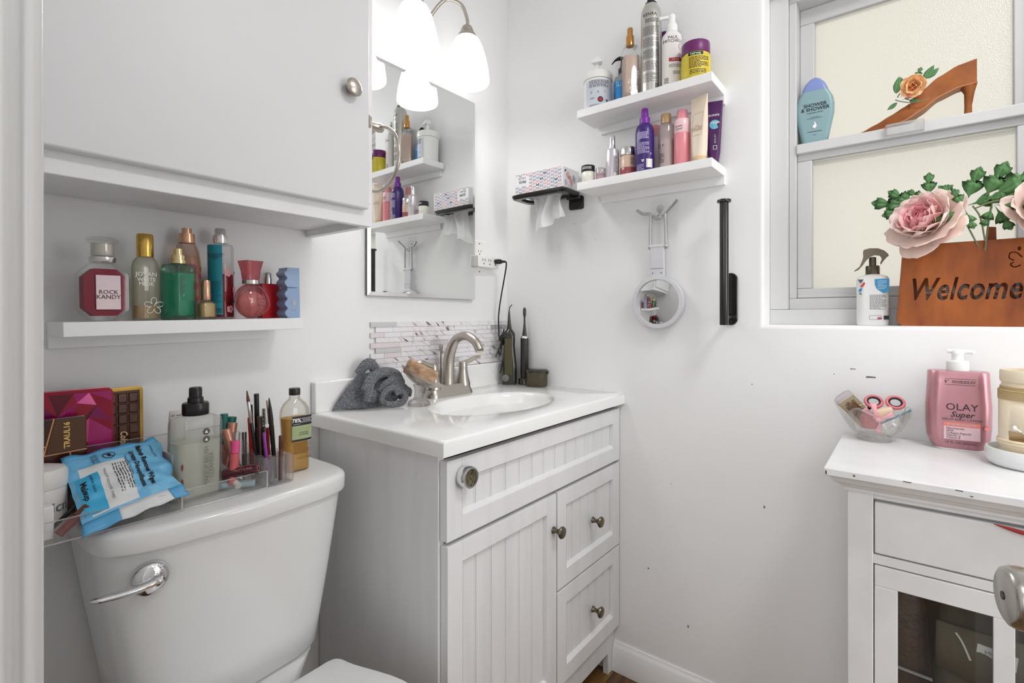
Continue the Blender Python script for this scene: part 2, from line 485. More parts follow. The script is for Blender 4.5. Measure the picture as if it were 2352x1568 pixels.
G().lathe([(.008, 0), (.007, .008), (.008, .013), (.0175, .016), (.0185, .0175), (.0165, .0195), (.012, .0225), (.001, .024)], 32).rot('X', 90).mv(.507, -cd - .019, .272).build('knob', NICKEL, d)

t = thing('towel_ring', 'brushed nickel towel ring on the side of the hanging cabinet', 'towel ring', (.668, .94, 1.536))
G().lathe([(.021, 0), (.021, .004), (.012, .007), (.008, .012), (.008, .03), (.011, .036), (.009, .046), (.001, .048)], 28).rot('Y', 90).build('post', NICKEL, t)
G().torus((.037, 0, -.0715), .0715, .0042, 'x', 48, 10).build('ring', NICKEL, t)

# ------------------------------------------------------------------ mirror and vanity light
t = thing('wall_mirror', 'frameless rectangular mirror on the wall over the sink', 'mirror', (1.044, YA - .0032, 1.168), -.75)
G().b(-.213, .213, -.0095, -.0005, 0, .662).build('backing', M('mirror_edge', '6F7473', .3, .6), t)
MIR = M('mirror_glass', 'EDEFEE', .015, 1)
w2, h2, bv = .213, .662, .011
G().add([(-w2, -.0098, 0), (w2, -.0098, 0), (w2, -.0098, h2), (-w2, -.0098, h2), (-w2 + bv, -.0112, bv), (w2 - bv, -.0112, bv), (w2 - bv, -.0112, h2 - bv), (-w2 + bv, -.0112, h2 - bv)],
        [(4, 5, 6, 7), (0, 1, 5, 4), (1, 2, 6, 5), (2, 3, 7, 6), (3, 0, 4, 7)]).build('mirror_glass', MIR, t, smooth=0)

t = thing('vanity_light', 'two-lamp brushed nickel wall light with white bell shades above the mirror', 'light', (.9975, YA, 1.955))
G().rl([(0, .125, .125, .062), (.006, .125, .125, .062), (.014, .10, .10, .05), (.02, .04, .04, .02)], 8).rot('X', 90).build('back_plate', NICKEL, t)
LIT = M('shade_glass_lit', 'FFFFFD', .25, emit=SHADE_GLOW)
for sx in (-1, 1):
    xs = sx * .1025
    G().tube(bez((0, -.02, 0), (sx * .018, -.05, .035), (sx * .05, -.085, .092), (sx * .085, -.118, .085), (xs, -.128, .045), (xs, -.128, .02)), .0052, 10).build('arm', NICKEL, t)
    G().lathe([(.006, .026), (.014, .022), (.019, .012), (.019, .006), (.025, 0), (.029, -.010), (.029, -.014)], 28).mv(xs, -.128, 0).build('socket_cap', NICKEL, t)
    G().lathe([(.027, -.010), (.036, -.018), (.047, -.040), (.056, -.070), (.0625, -.100), (.066, -.128), (.0665, -.143), (.0645, -.146), (.0625, -.143), (.060, -.120), (.054, -.085), (.044, -.045), (.030, -.02)], 40, False, False).mv(xs, -.128, 0).build('shade', LIT, t)
    G().ball((0, 0, -.05), .026, .026, .032).mv(xs, -.128, 0).build('bulb', M('bulb_lit', 'FFFDF6', .3, emit=SHADE_GLOW * .9), t)

# ------------------------------------------------------------------ vanity cabinet
t = thing('vanity_cabinet', 'white beadboard vanity cabinet standing under the sink top', 'cabinet', (.672, .697, 0))
X0, X1, YF, YBK = .022, .777, .038, .47
PAINT = M('vanity_paint', 'E8E8E9', .38, mix=('DEDEDF', 22, .45, .8), stretch=(1, 1, .12))
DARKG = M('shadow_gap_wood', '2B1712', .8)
G().b(X0, X0 + .016, YF, YBK - .001, 0, .836).build('side_panel', PAINT, t, bevel=.001)
G().b(X1 - .016, X1, YF + .018, YBK - .001, 0, .836).build('side_panel', PAINT, t)
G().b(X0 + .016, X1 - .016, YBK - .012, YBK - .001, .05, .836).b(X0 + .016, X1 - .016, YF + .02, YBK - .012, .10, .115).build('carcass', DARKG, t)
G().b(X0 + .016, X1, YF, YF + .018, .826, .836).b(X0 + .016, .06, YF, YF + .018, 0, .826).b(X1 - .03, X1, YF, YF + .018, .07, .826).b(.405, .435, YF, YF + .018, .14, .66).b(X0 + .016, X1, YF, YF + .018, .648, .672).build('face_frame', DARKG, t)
G().prism([(X0 + .016, .142), (X0 + .016, 0), (.075, 0), (.078, .050), (.12, .066), (.736, .066), (.738, .0), (X1, 0), (X1, .142)][::-1], YF - .001, YF + .017).build('toe_rail', PAINT, t, bevel=.001)

def front(name, x0, x1, z0, z1, n, fr=.043):
    yf, yb, yp = YF - .021, YF - .001, YF - .011
    i = (x0 + fr, x1 - fr, z0 + fr, z1 - fr); s = .008
    g = G().b(i[0], i[1], yf, yb, z0, i[2]).b(i[0], i[1], yf, yb, i[3], z1).b(x0, i[0], yf, yb, z0, z1).b(i[1], x1, yf, yb, z0, z1)
    g.b(i[0], i[1], yb - .004, yb, i[2], i[3])
    o = [(i[0], yf, i[2]), (i[1], yf, i[2]), (i[1], yf, i[3]), (i[0], yf, i[3])]; q = [(i[0] + .002, yp, i[2] + s), (i[1] - .002, yp, i[2] + s), (i[1] - .002, yp, i[3] - .003), (i[0] + .002, yp, i[3] - .003)]
    g.loft([o, q], False, False)
    p = g.build(name, PAINT, t, smooth=0, bevel=.0012)
    bw = (i[1] - i[0]) / n; bead = .0055
    for k in range(n):
        a = i[0] + k * bw
        G().b(a + .0004, a + bw - bead - .0004, yp, yb - .004, i[2] - .001, i[3] + .001).build('board', PAINT, p, smooth=0, bevel=.001, bseg=1)
        G().b(a + bw - bead + .0002, a + bw - .0002, yp + .0004, yb - .004, i[2] - .001, i[3] + .001).build('bead', PAINT, p, smooth=0, bevel=.0012, bseg=1)
    return p
def knob(p, x, z):
    G().lathe([(.009, 0), (.0085, .003), (.0055, .008), (.0055, .014), (.009, .019), (.0145, .024), (.0155, .027), (.0135, .0305), (.008, .0325), (.001, .033)], 28).rot('X', 90).mv(x, YF - .021, z).build('knob', BRASS, p)
fd = front('false_drawer_front', .026, .775, .664, .824, 13)
dd = front('door', .028, .417, .146, .655, 6); knob(dd, .402, .566)
d1 = front('drawer', .422, .774, .401, .655, 6); knob(d1, .605, .5275)
d2 = front('drawer', .422, .774, .146, .395, 6); knob(d2, .605, .272)

t = thing('towel_holder', 'round chrome push-in towel holder stuck on the false drawer front', 'towel holder', (.744, .7135, .786))
G().lathe([(.0215, 0), (.0225, .004), (.0225, .019), (.021, .022), (.0175, .022), (.0165, .017), (.016, .010)], 36, True, False).rot('X', 90).build('ring', CHROME, t)
g = G()
for k in range(6):
    a = k * PI / 3 + .3; g.add([(.002 * math.cos(a + 1.5), -.0125, .002 * math.sin(a + 1.5)), (.0125 * math.cos(a), -.0127, .0125 * math.sin(a)), (.0135 * math.cos(a + .17), -.0127, .0135 * math.sin(a + .17))], [(0, 1, 2)])
G().lathe([(.0165, .010), (.0165, .012), (.001, .0122)], 28).rot('X', 90).build('rubber_insert', M('olive_rubber', '6F6548', .6), t)
g.build('slit', BLK, t, smooth=0)

# sink top: one moulded piece with an oval basin, plus its backsplash ledge
t = thing('sink_top', 'white moulded sink top with an oval basin on the vanity', 'sink', (.672, .697, .84))
TZ = .032; ow, od = .777, .4705
bc = (.402, .213); ba, bb = .208, .132
n = 72
def rp(a, inset):
    dx, dy = math.cos(a), math.sin(a); ks = []
    if dx > 1e-6: ks.append((ow - inset - bc[0]) / dx)
    if dx < -1e-6: ks.append((inset - bc[0]) / dx)
    if dy > 1e-6: ks.append((od - inset - bc[1]) / dy)
    if dy < -1e-6: ks.append((inset - bc[1]) / dy)
    k = min(ks); return (bc[0] + dx * k, bc[1] + dy * k)
cor = [math.atan2(y_ - bc[1], x_ - bc[0]) % (2 * PI) for x_ in (0, ow) for y_ in (0, od)]
an = [2 * PI * i / n for i in range(n)]
for q in cor:
    k = min(range(n), key=lambda i: abs(an[i] - q)); an[k] = q
secs = []
for ins, z in ((0, 0), (0, TZ - .006), (.0018, TZ - .0018), (.006, TZ)):
    secs.append([(*rp(a, ins), z) for a in an])
for k_, z in ((1.06, TZ), (1.02, TZ - .0012), (1.0, TZ - .004), (.975, TZ - .013), (.93, TZ - .035), (.84, TZ - .07), (.68, TZ - .098), (.45, TZ - .115), (.2, TZ - .121), (.09, TZ - .123)):
    secs.append([(bc[0] + ba * k_ * math.cos(a), bc[1] + bb * k_ * math.sin(a), z) for a in an])
G().loft(secs, True, True).build('counter', MARB, t, smooth=50)
G().b(0, ow - .001, od - .02, od, TZ - .002, TZ + .076).build('backsplash_ledge', MARB, t, bevel=.004, bseg=3)
G().lathe([(.021, TZ - .124), (.021, TZ - .1205), (.015, TZ - .119), (.012, TZ - .117), (.001, TZ - .116)], 24, c=bc).build('drain', CHROME, t)

# faucet
t = thing('faucet', 'brushed nickel two-handle arched faucet behind the basin', 'faucet', (1.085, 1.103, .872))
G().rl([(0, .184, .056, .026), (.004, .184, .056, .026), (.018, .172, .046, .022), (.030, .158, .036, .018), (.033, .15, .03, .014)], 8).build('base_plate', NICKEL, t)
sp = bez((0, .004, .012), (0, .003, .06), (0, -.004, .12), (0, -.03, .168), (0, -.072, .181), (0, -.108, .167), (0, -.128, .140), n=8)
nr = len(sp); rad = [.0215 - .0085 * min(1, i / (nr * .55)) for i in range(nr)]
G().tube(sp, rad, 18).build('spout', NICKEL, t)
G().lathe([(.0128, 0), (.0128, .006), (.001, .0062)], 18).rot('X', 14).mv(0, -.1287, .1345).build('aerator', M('pale_plastic', 'D9D2C4', .4), t)
for sx, tip in ((-1, (-.058, .012, .106)), (1, (.062, -.014, .112))):
    xs = sx * .062
    h = G().lathe([(.0235, .024), (.022, .034), (.018, .05), (.0145, .066), (.0135, .074), (.0138, .078), (.0135, .092), (.0115, .097), (.001, .098)], 28).mv(xs, 0, 0).build('handle', NICKEL, t)
    G().tube(bez((xs, 0, .091), (xs + tip[0] * .35, tip[1] * .35, .098), (xs + tip[0] * .7, tip[1] * .7, .107), (xs + tip[0], tip[1], tip[2] - .003)), [.0128 - .0040 * i / 24 for i in range(25)], 12, flat=.62).build('lever', NICKEL, h)
G().tube([(0, .034, .01), (0, .034, .135)], .0024, 8).lathe([(.0032, .128), (.0062, .138), (.0068, .147), (.005, .153), (.001, .154)], 14, c=(0, .034)).build('pop_up_rod', NICKEL, t)

# ------------------------------------------------------------------ stick-on mosaic backsplash, one tile at a time
m, nt, N, L = _new('marble_tile')
p = N['Principled BSDF']; p.inputs['Roughness'].default_value = .22
tc = N.new('ShaderNodeTexCoord'); oi = N.new('ShaderNodeObjectInfo'); mp0 = N.new('ShaderNodeMapping'); mp0.inputs['Rotation'].default_value = (0, math.radians(-36), 0); mp = N.new('ShaderNodeMapping'); mp.inputs['Scale'].default_value = (14, 14, 75)
ad = N.new('ShaderNodeVectorMath'); ad.operation = 'ADD'; ml = N.new('ShaderNodeVectorMath'); ml.operation = 'SCALE'; ml.inputs[0].default_value = (3, 5, 7)
L.new(oi.outputs['Random'], ml.inputs['Scale']); L.new(tc.outputs['Object'], ad.inputs[0]); L.new(ml.outputs[0], ad.inputs[1]); L.new(ad.outputs[0], mp0.inputs['Vector']); L.new(mp0.outputs[0], mp.inputs['Vector'])
nz = N.new('ShaderNodeTexNoise'); nz.inputs['Scale'].default_value = 1; nz.inputs['Detail'].default_value = 4; nz.inputs['Distortion'].default_value = .6
L.new(mp.outputs[0], nz.inputs['Vector'])
cr = N.new('ShaderNodeValToRGB'); e = cr.color_ramp.elements
e[0].position = .31; e[0].color = (*lin('6E625C'), 1); e[1].position = .35; e[1].color = (*lin('CDC1C3'), 1)
for pos, hx in ((.42, 'EBE6E8'), (.55, 'EEECEF'), (.66, 'E4DCDD')):
    q = e.new(pos); q.color = (*lin(hx), 1)
L.new(nz.outputs['Fac'], cr.inputs['Fac']); L.new(cr.outputs['Color'], p.inputs['Base Color'])
TILES = [m, m, m, m, M('white_tile', 'EDEBEE', .2), M('pale_pink_tile', 'E3D9DB', .2), M('grey_tile', 'CFCDCF', .25)]
t = thing('mosaic_backsplash', 'stick-on mosaic of small marble strip tiles behind the faucet', 'backsplash', (.8455, YA, .9505))
G().b(.018, .592, -.0025, -.0005, .001, .144).build('sheet', M('mosaic_sheet', 'C9C6C8', .6), t)
rnd = random.Random(11); rh = .0146
for r in range(10):
    z = .1445 - (r + 1) * rh; x = 0 if r % 2 == 0 else .0165
    if r == 9: x = .02
    first = True
    while x < .592:
        L_ = rnd.choice((.045, .06, .075, .088, .10)); c = min(x + L_, .594)
        if .594 - c < .014: c = .594
        mt = rnd.choice(TILES)
        if r == 1 and .5 < x < .57: mt = M('dark_tile', 'A7A8A6', .25)
        G().b(x + .0004, c - .0004, -.0055 - rnd.random() * .0006, -.0022, z + .0004, z + rh - .0004).build('tile', mt, t, smooth=0)
        x = c

# ------------------------------------------------------------------ toilet
t = thing('toilet', 'white two-piece toilet with a chrome flush lever beside the vanity', 'toilet', (.420, YA, 0))
def dsec(w, yb, yf, bulge, z, n=30, e=.24):
    pts = [(w / 2, yb, z), (-w / 2, yb, z)]
    for i in range(n + 1):
        a = -PI / 2 + PI * i / n; sx = math.copysign(abs(math.sin(a)) ** e, math.sin(a)); cy = abs(math.cos(a)) ** e
        x = sx * w / 2; pts.append((x, yb - .02 + (yf - yb + .02) * cy - bulge * (1 - (2 * x / w) ** 2) * cy, z))
    return pts
G().loft([dsec(*a) for a in ((.29, -.04, -.175, .018, .424), (.316, -.03, -.194, .02, .428), (.328, -.024, -.203, .022, .440), (.346, -.02, -.209, .024, .50), (.378, -.018, -.217, .025, .60), (.406, -.018, -.222, .026, .69), (.421, -.018, -.225, .026, .743))]).build('tank', PORC, t, smooth=55)
G().loft([dsec(*a) for a in ((.428, -.014, -.229, .027, .7435), (.435, -.011, -.2325, .028, .7455), (.439, -.010, -.234, .028, .750), (.440, -.010, -.234, .028, .772), (.437, -.011, -.2325, .028, .7775), (.430, -.014, -.229, .027, .7805), (.418, -.018, -.222, .026, .782))]).build('tank_lid', PORC, t, smooth=60)
lv = G().lathe([(.026, 0), (.026, .004), (.023, .009), (.014, .013), (.001, .0145)], 28).rot('X', 90).mv(-.153, -.239, .703).build('flush_lever', CHROME, t)
G().tube(bez((-.146, -.2515, .703), (-.165, -.2555, .7015), (-.192, -.258, .702), (-.219, -.260, .7055), (-.232, -.260, .7075)), [.0145, .015, .0152, .0148, .012, .0118, .0115, .0112, .011, .0108, .0106, .0104, .010, .0098, .0096, .0094, .0092, .009, .0088, .0086, .0084, .0082, .008, .0078, .0076, .0072, .0066, .006, .0052, .0044, .0036, .002, .0008][:33], 14, flat=.6).build('lever_arm', CHROME, lv)
lid = [(-.155, -.262), (-.10, -.262), (0, -.262), (.10, -.262), (.142, -.262), (.158, -.274), (.166, -.31), (.198, -.42), (.192, -.52), (.155, -.62), (.085, -.69), (0, -.71)]
lid = [p_ for p_ in lid[1:]] + [(-a, c_) for a, c_ in lid[-2:0:-1] if a > 0 and c_ < -.262] + [(-.142, -.262)]
lid = [tuple(v) for v in bez(*[(a, c_, 0) for a, c_ in lid], n=4)]
def lsec(k, z): return [(a * k, -.45 + (c_ + .45) * k, z) for a, c_, _ in lid][::-1]
G().loft([lsec(.985, .408), lsec(1, .412), lsec(1, .422), lsec(.985, .428), lsec(.9, .431)]).build('seat_lid', PORC, t, smooth=50)
G().loft([lsec(.975, .386), lsec(.99, .389), lsec(.99, .404), lsec(.975, .407)]).build('seat', PORC, t, smooth=50)
def bsec(k, kx, z, dy=0): return [(a * k * kx, -.45 + (c_ + .45) * k + dy, z) for a, c_, _ in lid][::-1]
G().loft([bsec(.62, .75, 0, .06), bsec(.60, .72, .05, .06), bsec(.62, .74, .16, .05), bsec(.78, .84, .27, .02), bsec(.92, .94, .34), bsec(.955, .97, .375), bsec(.945, .97, .386)]).build('bowl', PORC, t, smooth=60)
G().rl([(.20, .18, .24, .08, 0, -.20), (.33, .20, .23, .08, 0, -.17), (.37, .22, .21, .08, 0, -.155), (.40, .26, .19, .07, 0, -.14), (.4235, .305, .17, .05, 0, -.125)], 6).build('neck', PORC, t, smooth=60)

# ------------------------------------------------------------------ white storage cabinet under the window
t = thing('storage_cabinet', 'white wooden cabinet with glazed door standing under the window', 'cabinet', (1.425, .089, 0), 0)
CP = M('cabinet_paint', 'E6E6E6', .35, mix=('DDDDDE', 10, .4, .7))
def cb(x0, x1, y0, y1, z0, z1): return (x0, x1, y0, y1, z0, z1)
CWD = .411
ct = G().b(-.358, 0, -CWD - .034, .034, .8225, .837).build('cabinet_top', CP, t, bevel=.0022)
for y_, z_, w_, h_ in ((-.012, .8305, .0016, .0020), (-.085, .8345, .0060, .0009), (-.150, .834, .0050, .0009), (.030, .829, .0012, .0040), (-.165, .828, .002, .001)):
    G().add([(-.3583, y_ - w_, z_ - h_), (-.3583, y_ + w_, z_ - h_ * .6), (-.3583, y_ + w_ * .7, z_ + h_), (-.3583, y_ - w_, z_ + h_ * .5)], [(0, 3, 2, 1)]).build('paint_chip', M('chipped_paint', '4A443C', .8), ct, smooth=0)
secs = []
for o_, z in ((.004, .796), (.004, .801), (.010, .804), (.013, .808), (.020, .812), (.024, .818), (.026, .8225)):
    secs.append([(-.325 - o_, o_, z), (-.325 - o_, -CWD - o_, z), (-.003, -CWD - o_, z), (-.003, o_, z)])
G().loft(secs).build('moulding', CP, t, smooth=20)
for a in (0, -CWD + .038):
    G().b(-.325, -.285, a - .038, a, 0, .797).build('corner_post', CP, t, bevel=.0015)
G().b(-.285, -.006, -.016, 0, .08, .797).build('side_panel', CP, t)
G().b(-.285, -.006, -CWD, -CWD + .016, .08, .797).build('side_panel', CP, t)
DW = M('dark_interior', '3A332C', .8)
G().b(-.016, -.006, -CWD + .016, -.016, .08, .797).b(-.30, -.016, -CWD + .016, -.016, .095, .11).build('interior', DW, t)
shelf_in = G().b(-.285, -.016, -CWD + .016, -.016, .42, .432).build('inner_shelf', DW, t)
for q in ((-.322, -.305, .7865, .797), (-.3215, -.304, .671, .687), (-.322, -.304, .08, .13), (-.303, -.295, .687, .797)):
    G().b(q[0], q[1], -CWD + .038, -.038, q[2], q[3]).build('rail', CP, t, bevel=.001)
G().b(-.321, -.304, -CWD + .0395, -.0395, .689, .7805).build('drawer', CP, t, bevel=.0025)
ya, yb_ = -.0395, -CWD + .0395
panes = ((-.0725, -.193), (-.218, -.3385))
g = G().b(-.3235, -.307, yb_, ya, .633, .669).b(-.3235, -.307, yb_, ya, .132, .165).b(-.3235, -.307, panes[0][0], ya, .165, .633).b(-.3235, -.307, yb_, panes[1][1], .165, .633).b(-.3235, -.307, panes[1][0], panes[0][1], .165, .633).b(-.3232, -.3072, panes[0][1], panes[0][0], .385, .41).b(-.3232, -.3072, panes[1][1], panes[1][0], .385, .41)
dg = g.build('door', CP, t, bevel=.0012)
for a, c in panes:
    G().b(-.316, -.313, c, a, .165, .633).build('pane', CLEAR('cabinet_glass', 'EEF1EF', .12), dg)
# ------------------------------------------------------------------ wall shelves
def wall_shelf(label, loc, rz, ry=0):
    """White shelf, .40 x .122: board with a back rail hanging under it; local x runs along the wall, front is -y."""
    t = thing('wall_shelf', label, 'shelf', loc, rz, ry=ry)
    G().b(0, .40, -.122, -.0125, -.024, 0).build('board', SHELFW, t, bevel=.0012)
    G().b(0 if ry else .022, .378 if ry else .40, -.012, -.0003, -.047, .0).build('back_rail', SHELFW, t, bevel=.001)
    return t
ZU, ZL = 1.738, 1.518
wall_shelf('white shelf holding the hairspray can, higher of the two beside the window', (XB, .797, ZU), -90)
wall_shelf('white shelf holding the purple spray, lower of the two beside the window', (XB, .797, ZL), -90)

def on_b(name, label, cat, x, y, z, rz=-75, group=None, rx=0, ry=0):
    return thing(name, label, cat, (x, y, z + .0003), rz, group, rx, ry)
GU, GLO = 'toiletries on the upper shelf', 'toiletries on the lower shelf'

# --- upper shelf
t = on_b('pump_jar', 'wide white pump jar with a grey-blue back label on the upper shelf', 'jar', 1.388, .758, ZU, -72, GU)
G().rl([(0, .078, .078, .039), (.003, .083, .083, .0415), (.092, .085, .085, .0425), (.094, .083, .083, .0415)], 8).build('body', WPL, t, smooth=50)
lid = G().rl([(.0945, .090, .090, .045), (.112, .090, .090, .045), (.118, .086, .086, .043), (.120, .05, .05, .025)], 8).build('lid', WPL, t, smooth=50)
G().lathe([(.019, .120), (.018, .128), (.012, .131), (.007, .134), (.0065, .152)], 20).build('pump_stem', WPL, lid)
G().loft([[(-.018, -.020, .150), (.018, -.020, .150), (.011, .010, .152), (-.011, .010, .152)], [(-.014, -.018, .160), (.014, -.018, .160), (.008, .008, .166), (-.008, .008, .166)], [(-.003, -.010, .172), (.003, -.010, .172), (.002, .003, .174), (-.002, .003, .174)]]).build('pump_head', WPL, lid, smooth=30, bevel=.0015)
cs = cyl(.0425)
patch(t, 'label', .086, .082, M('grey_blue_label', 'CDD2DC', .5), cs, .012, .046)
cs = cyl(.0428)
fine(t, .062, .022, 6, INK, cs, .012, .075, 3, .42); fine(t, .06, .006, 2, INKG, cs, .012, .010, 4)
for i, s in enumerate(('0', 'A', '*')): text(t, s, .010, INKG, -.012 + i * .021, .049, cs)
poly(t, 'red_seal', ell(.016, .0265, .0085, .0085), INK, cs); poly(t, 'red_seal', ell(.016, .0265, .006, .006), M('red_print', 'A81F32', .5), cyl(.0431))
strip(t, 'recycling_mark', ell(.037, .023, .005, .005, 3, .5, .5 + 2 * PI), .0022, INK, cs, True)
text(t, 'AMZ', .006, INK, -.009, .031, cs)

t = on_b('pump_bottle', 'clear pump bottle of blue lotion between the pump jar and the spray bottle', 'bottle', 1.412, .686, ZU, -72, GU)
G().lathe([(.0245, 0), (.0258, .003), (.0258, .088), (.023, .097), (.012, .104), (.011, .112)], 32).build('bottle', CLEAR('frosty_bottle', 'EAF0F5', .1, .45, 'DDE6EE'), t)
patch(t, 'label', .06, .078, M('blue_label', '2F8FD6', .4), cyl(.0258), -.004, .042)
text(t, 'SLIK', .022, M('pale_blue_print', 'BFE0F4', .5), -.004, .07, cyl(.0262), sx=.8); fine(t, .03, .012, 3, INKW, cyl(.0262), -.006, .022, 5); text(t, 'SLEEK', .007, INK, -.026, .04, cyl(.0262), deg=90)
p = G().lathe([(.013, .110), (.013, .124), (.008, .128), (.006, .148)], 20).build('pump', BLK, t)
G().tube(bez((.006, 0, .153), (-.008, 0, .158), (-.022, 0, .1545), (-.033, 0, .144)), [.0075] * 10 + [.007, .0065, .006, .0055, .005, .0045, .004, .0035, .003, .0028, .0026, .0024, .0022, .002, .0018], 10, flat=.75).build('spout', BLK, p)

t = on_b('spray_bottle', 'square glass spray bottle of peach shimmer with gold cap on the upper shelf', 'bottle', 1.372, .643, ZU, -48, GU)
G().rl([(0, .042, .042, .004), (.002, .045, .045, .004), (.148, .0445, .0445, .004), (.158, .037, .037, .004), (.164, .022, .022, .008)], 4).build('bottle', GLASS, t, smooth=30)
G().rl([(.014, .032, .032, .012), (.019, .038, .038, .006), (.128, .039, .039, .004), (.1285, .036, .036, .004)], 4).build('liquid', LIQ('peach_liquid', 'F8E4DA', .25, 'F6DACB'), t, smooth=30)
G().lathe([(.011, .162), (.0115, .165), (.0115, .190), (.0085, .194), (.0085, .212), (.007, .215), (.001, .2152)], 24).build('cap', M('orange_gold', 'D09A58', .22, 1), t)
rnd = random.Random(3); g = G()
for i in range(60):
    a, c = rnd.uniform(-.018, .018), rnd.uniform(.025, .12); g.add([(a, -.0192, c), (a + .004, -.0192, c + .002), (a + .002, -.0192, c + .005)], [(0, 1, 2)])
g.build('shimmer_flakes', M('pale_shimmer', 'FBEADF', .25), t, smooth=0)

t = on_b('hairspray_can', 'tall silver hairspray can in the middle of the upper shelf', 'can', 1.384, .584, ZU, -68, GU)
CAN = M('satin_silver', 'C9C6C0', .3, .85)
G().lathe([(.026, 0), (.0278, .002), (.0285, .004), (.0285, .232), (.0268, .247), (.022, .258), (.0195, .262), (.0195, .264), (.016, .266)], 40).build('can', CAN, t)
G().lathe([(.0165, .2665), (.0165, .270), (.0105, .271), (.0105, .288), (.0095, .292), (.001, .2925)], 24).build('nozzle', BLK, t)
cs = cyl(.0285)
text(t, 'KENRA', .0125, INK, -.003, .226, cs); fine(t, .038, .012, 3, INKG, cs, .003, .209, 6)
for k in range(5): strip(t, 'rule', [(-.024, .196 - k * .033), (.024, .196 - k * .033)], .0007, INKG, cs); fine(t, .048, .026, 9, INKG, cs, 0, .180 - k * .033, 10 + k, .45)
g = G()
for k in range(9): g.add([cs(.012 + u, w + .012 + k * .0023) for u, w in ((0, 0), (.011, 0), (.011, .0012 if k % 3 else .0017), (0, .0012 if k % 3 else .0017))], [(0, 1, 2, 3)])
g.build('barcode', INK, t, smooth=0)

t = on_b('squeeze_tube', 'dark purple squeeze tube standing behind the white spray bottle', 'tube', 1.432, .548, ZU, -80, GU)
G().rl([(.022, .03, .022, .011), (.05, .036, .02, .01), (.19, .044, .004, .002), (.204, .044, .002, .001)], 6).build('tube', M('dark_purple', '4A1A58', .35), t)
G().lathe([(.013, 0), (.014, .022), (.010, .0225)], 24).build('cap', M('dark_purple', '4A1A58'), t)

t = on_b('lotion_spray_bottle', 'white oval bottle with a white swivel spout on the upper shelf', 'bottle', 1.378, .521, ZU, -62, GU)
G().rl([(0, .050, .034, .016), (.003, .054, .038, .018), (.140, .054, .038, .018), (.152, .050, .035, .017), (.160, .036, .03, .015), (.163, .03, .03, .015)], 8).build('bottle', M('warm_white_plastic', 'E9E4E1', .4), t, smooth=45)
p = G().lathe([(.0155, .163), (.0155, .180), (.0145, .183), (.010, .190), (.009, .200)], 24).build('collar', WPL, t)
G().ball((0, 0, .206), .0105, .009, .0105).tube([(.002, 0, .207), (-.030, 0, .204)], [.0062, .0042], 12).tube([(-.026, 0, .204), (-.033, 0, .2038)], .0055, 12).build('spout', WPL, p)
f = rrf(.054, .038, .018)
text(t, 'PAUL\nMITCHELL', .0115, INK, .001, .135, f); f2 = rrf(.0546, .0388, .018)
patch(t, 'red_band', .034, .010, M('red_print', 'A81F32'), f, .007, .079)
text(t, 'EXTRA-BODY\nROOT BOOST', .0058, INK, .009, .062, f); fine(t, .02, .01, 3, INKG, f, .011, .043, 8); fine(t, .012, .016, 5, INK, f, -.016, .022, 9, .5); text(t, 'FOR MEN', .0045, INKW, .008, .079, f2)
strip(t, 'swirl', [tuple(q)[:2] for q in bez((.022, .105, 0), (.016, .114, 0), (.019, .122, 0), (.025, .118, 0), (.024, .100, 0))], .0008, INKG, f)

t = on_b('hair_mask_jar', 'squat yellow jar with purple screw lid on the upper shelf', 'jar', 1.370, .452, ZU, -66, GU)
G().lathe([(.033, 0), (.036, .004), (.0375, .02), (.0375, .060), (.036, .068), (.034, .070)], 40).build('jar', M('yellow_plastic', 'D9C83A', .35), t)
G().lathe([(.0355, .0705), (.036, .072), (.036, .098), (.0345, .1015), (.001, .102)], 40).build('lid', M('plum_plastic', '6B1F63', .35), t)
cs = cyl(.0376)
patch(t, 'label', .06, .055, M('amber_label', 'D6BC36', .45), cs, .006, .036); cs = cyl(.0379)
patch(t, 'brand_band', .038, .0085, INK, cs, -.004, .0625); text(t, 'hairway', .0085, M('mint_print', 'B9F0E0', .5), -.004, .0625, cyl(.0382), bold=.0001)
fine(t, .052, .03, 8, INK, cs, .005, .040, 21, .5); fine(t, .045, .012, 3, INK, cs, .003, .016, 22, .5)

# --- lower shelf
t = on_b('cream_jar', 'small cream jar with black lid at the tissue box end of the lower shelf', 'jar', 1.353, .772, ZL, -75, GLO)
G().lathe([(.0185, 0), (.0198, .002), (.0198, .030), (.018, .033)], 32).build('jar', M('cream_glass', 'E9E6DC', .2), t)
G().lathe([(.0205, .033), (.0207, .035), (.0207, .050), (.019, .0515), (.001, .052)], 32).build('lid', BLK, t)
fine(t, .03, .008, 2, INKW, cyl(.0207), 0, .042, 31, .5)

t = on_b('lip_balm_pot', 'tiny clear pot with pink contents beside the black-lidded jar', 'jar', 1.360, .733, ZL, -75, GLO)
G().lathe([(.013, 0), (.0148, .002), (.0148, .020), (.014, .021)], 28).build('pot', CLEAR('pink_glass', 'F0D3DA', .12, .3, 'E9C3CE'), t)
G().lathe([(.0152, .0212), (.0152, .036), (.014, .0385), (.001, .039)], 28).build('lid', CLEAR('pale_clear', 'F2ECEE', .12, .35, 'E6DFE2'), t)

t = on_b('serum_bottle', 'frosted silver serum bottle with a slim chrome cap on the lower shelf', 'bottle', 1.362, .695, ZL, -75, GLO)
G().lathe([(.0185, 0), (.0198, .003), (.0198, .078), (.0185, .085), (.0125, .089), (.0105, .092)], 32).build('bottle', M('pearl_silver', 'CFC8CF', .28, .35), t)
G().lathe([(.0115, .090), (.0115, .093), (.0095, .094), (.009, .125), (.0075, .1285), (.001, .129)], 24).build('cap', CHROME, t)
fine(t, .012, .05, 14, INKG, cyl(.0198), .014, .04, 33)

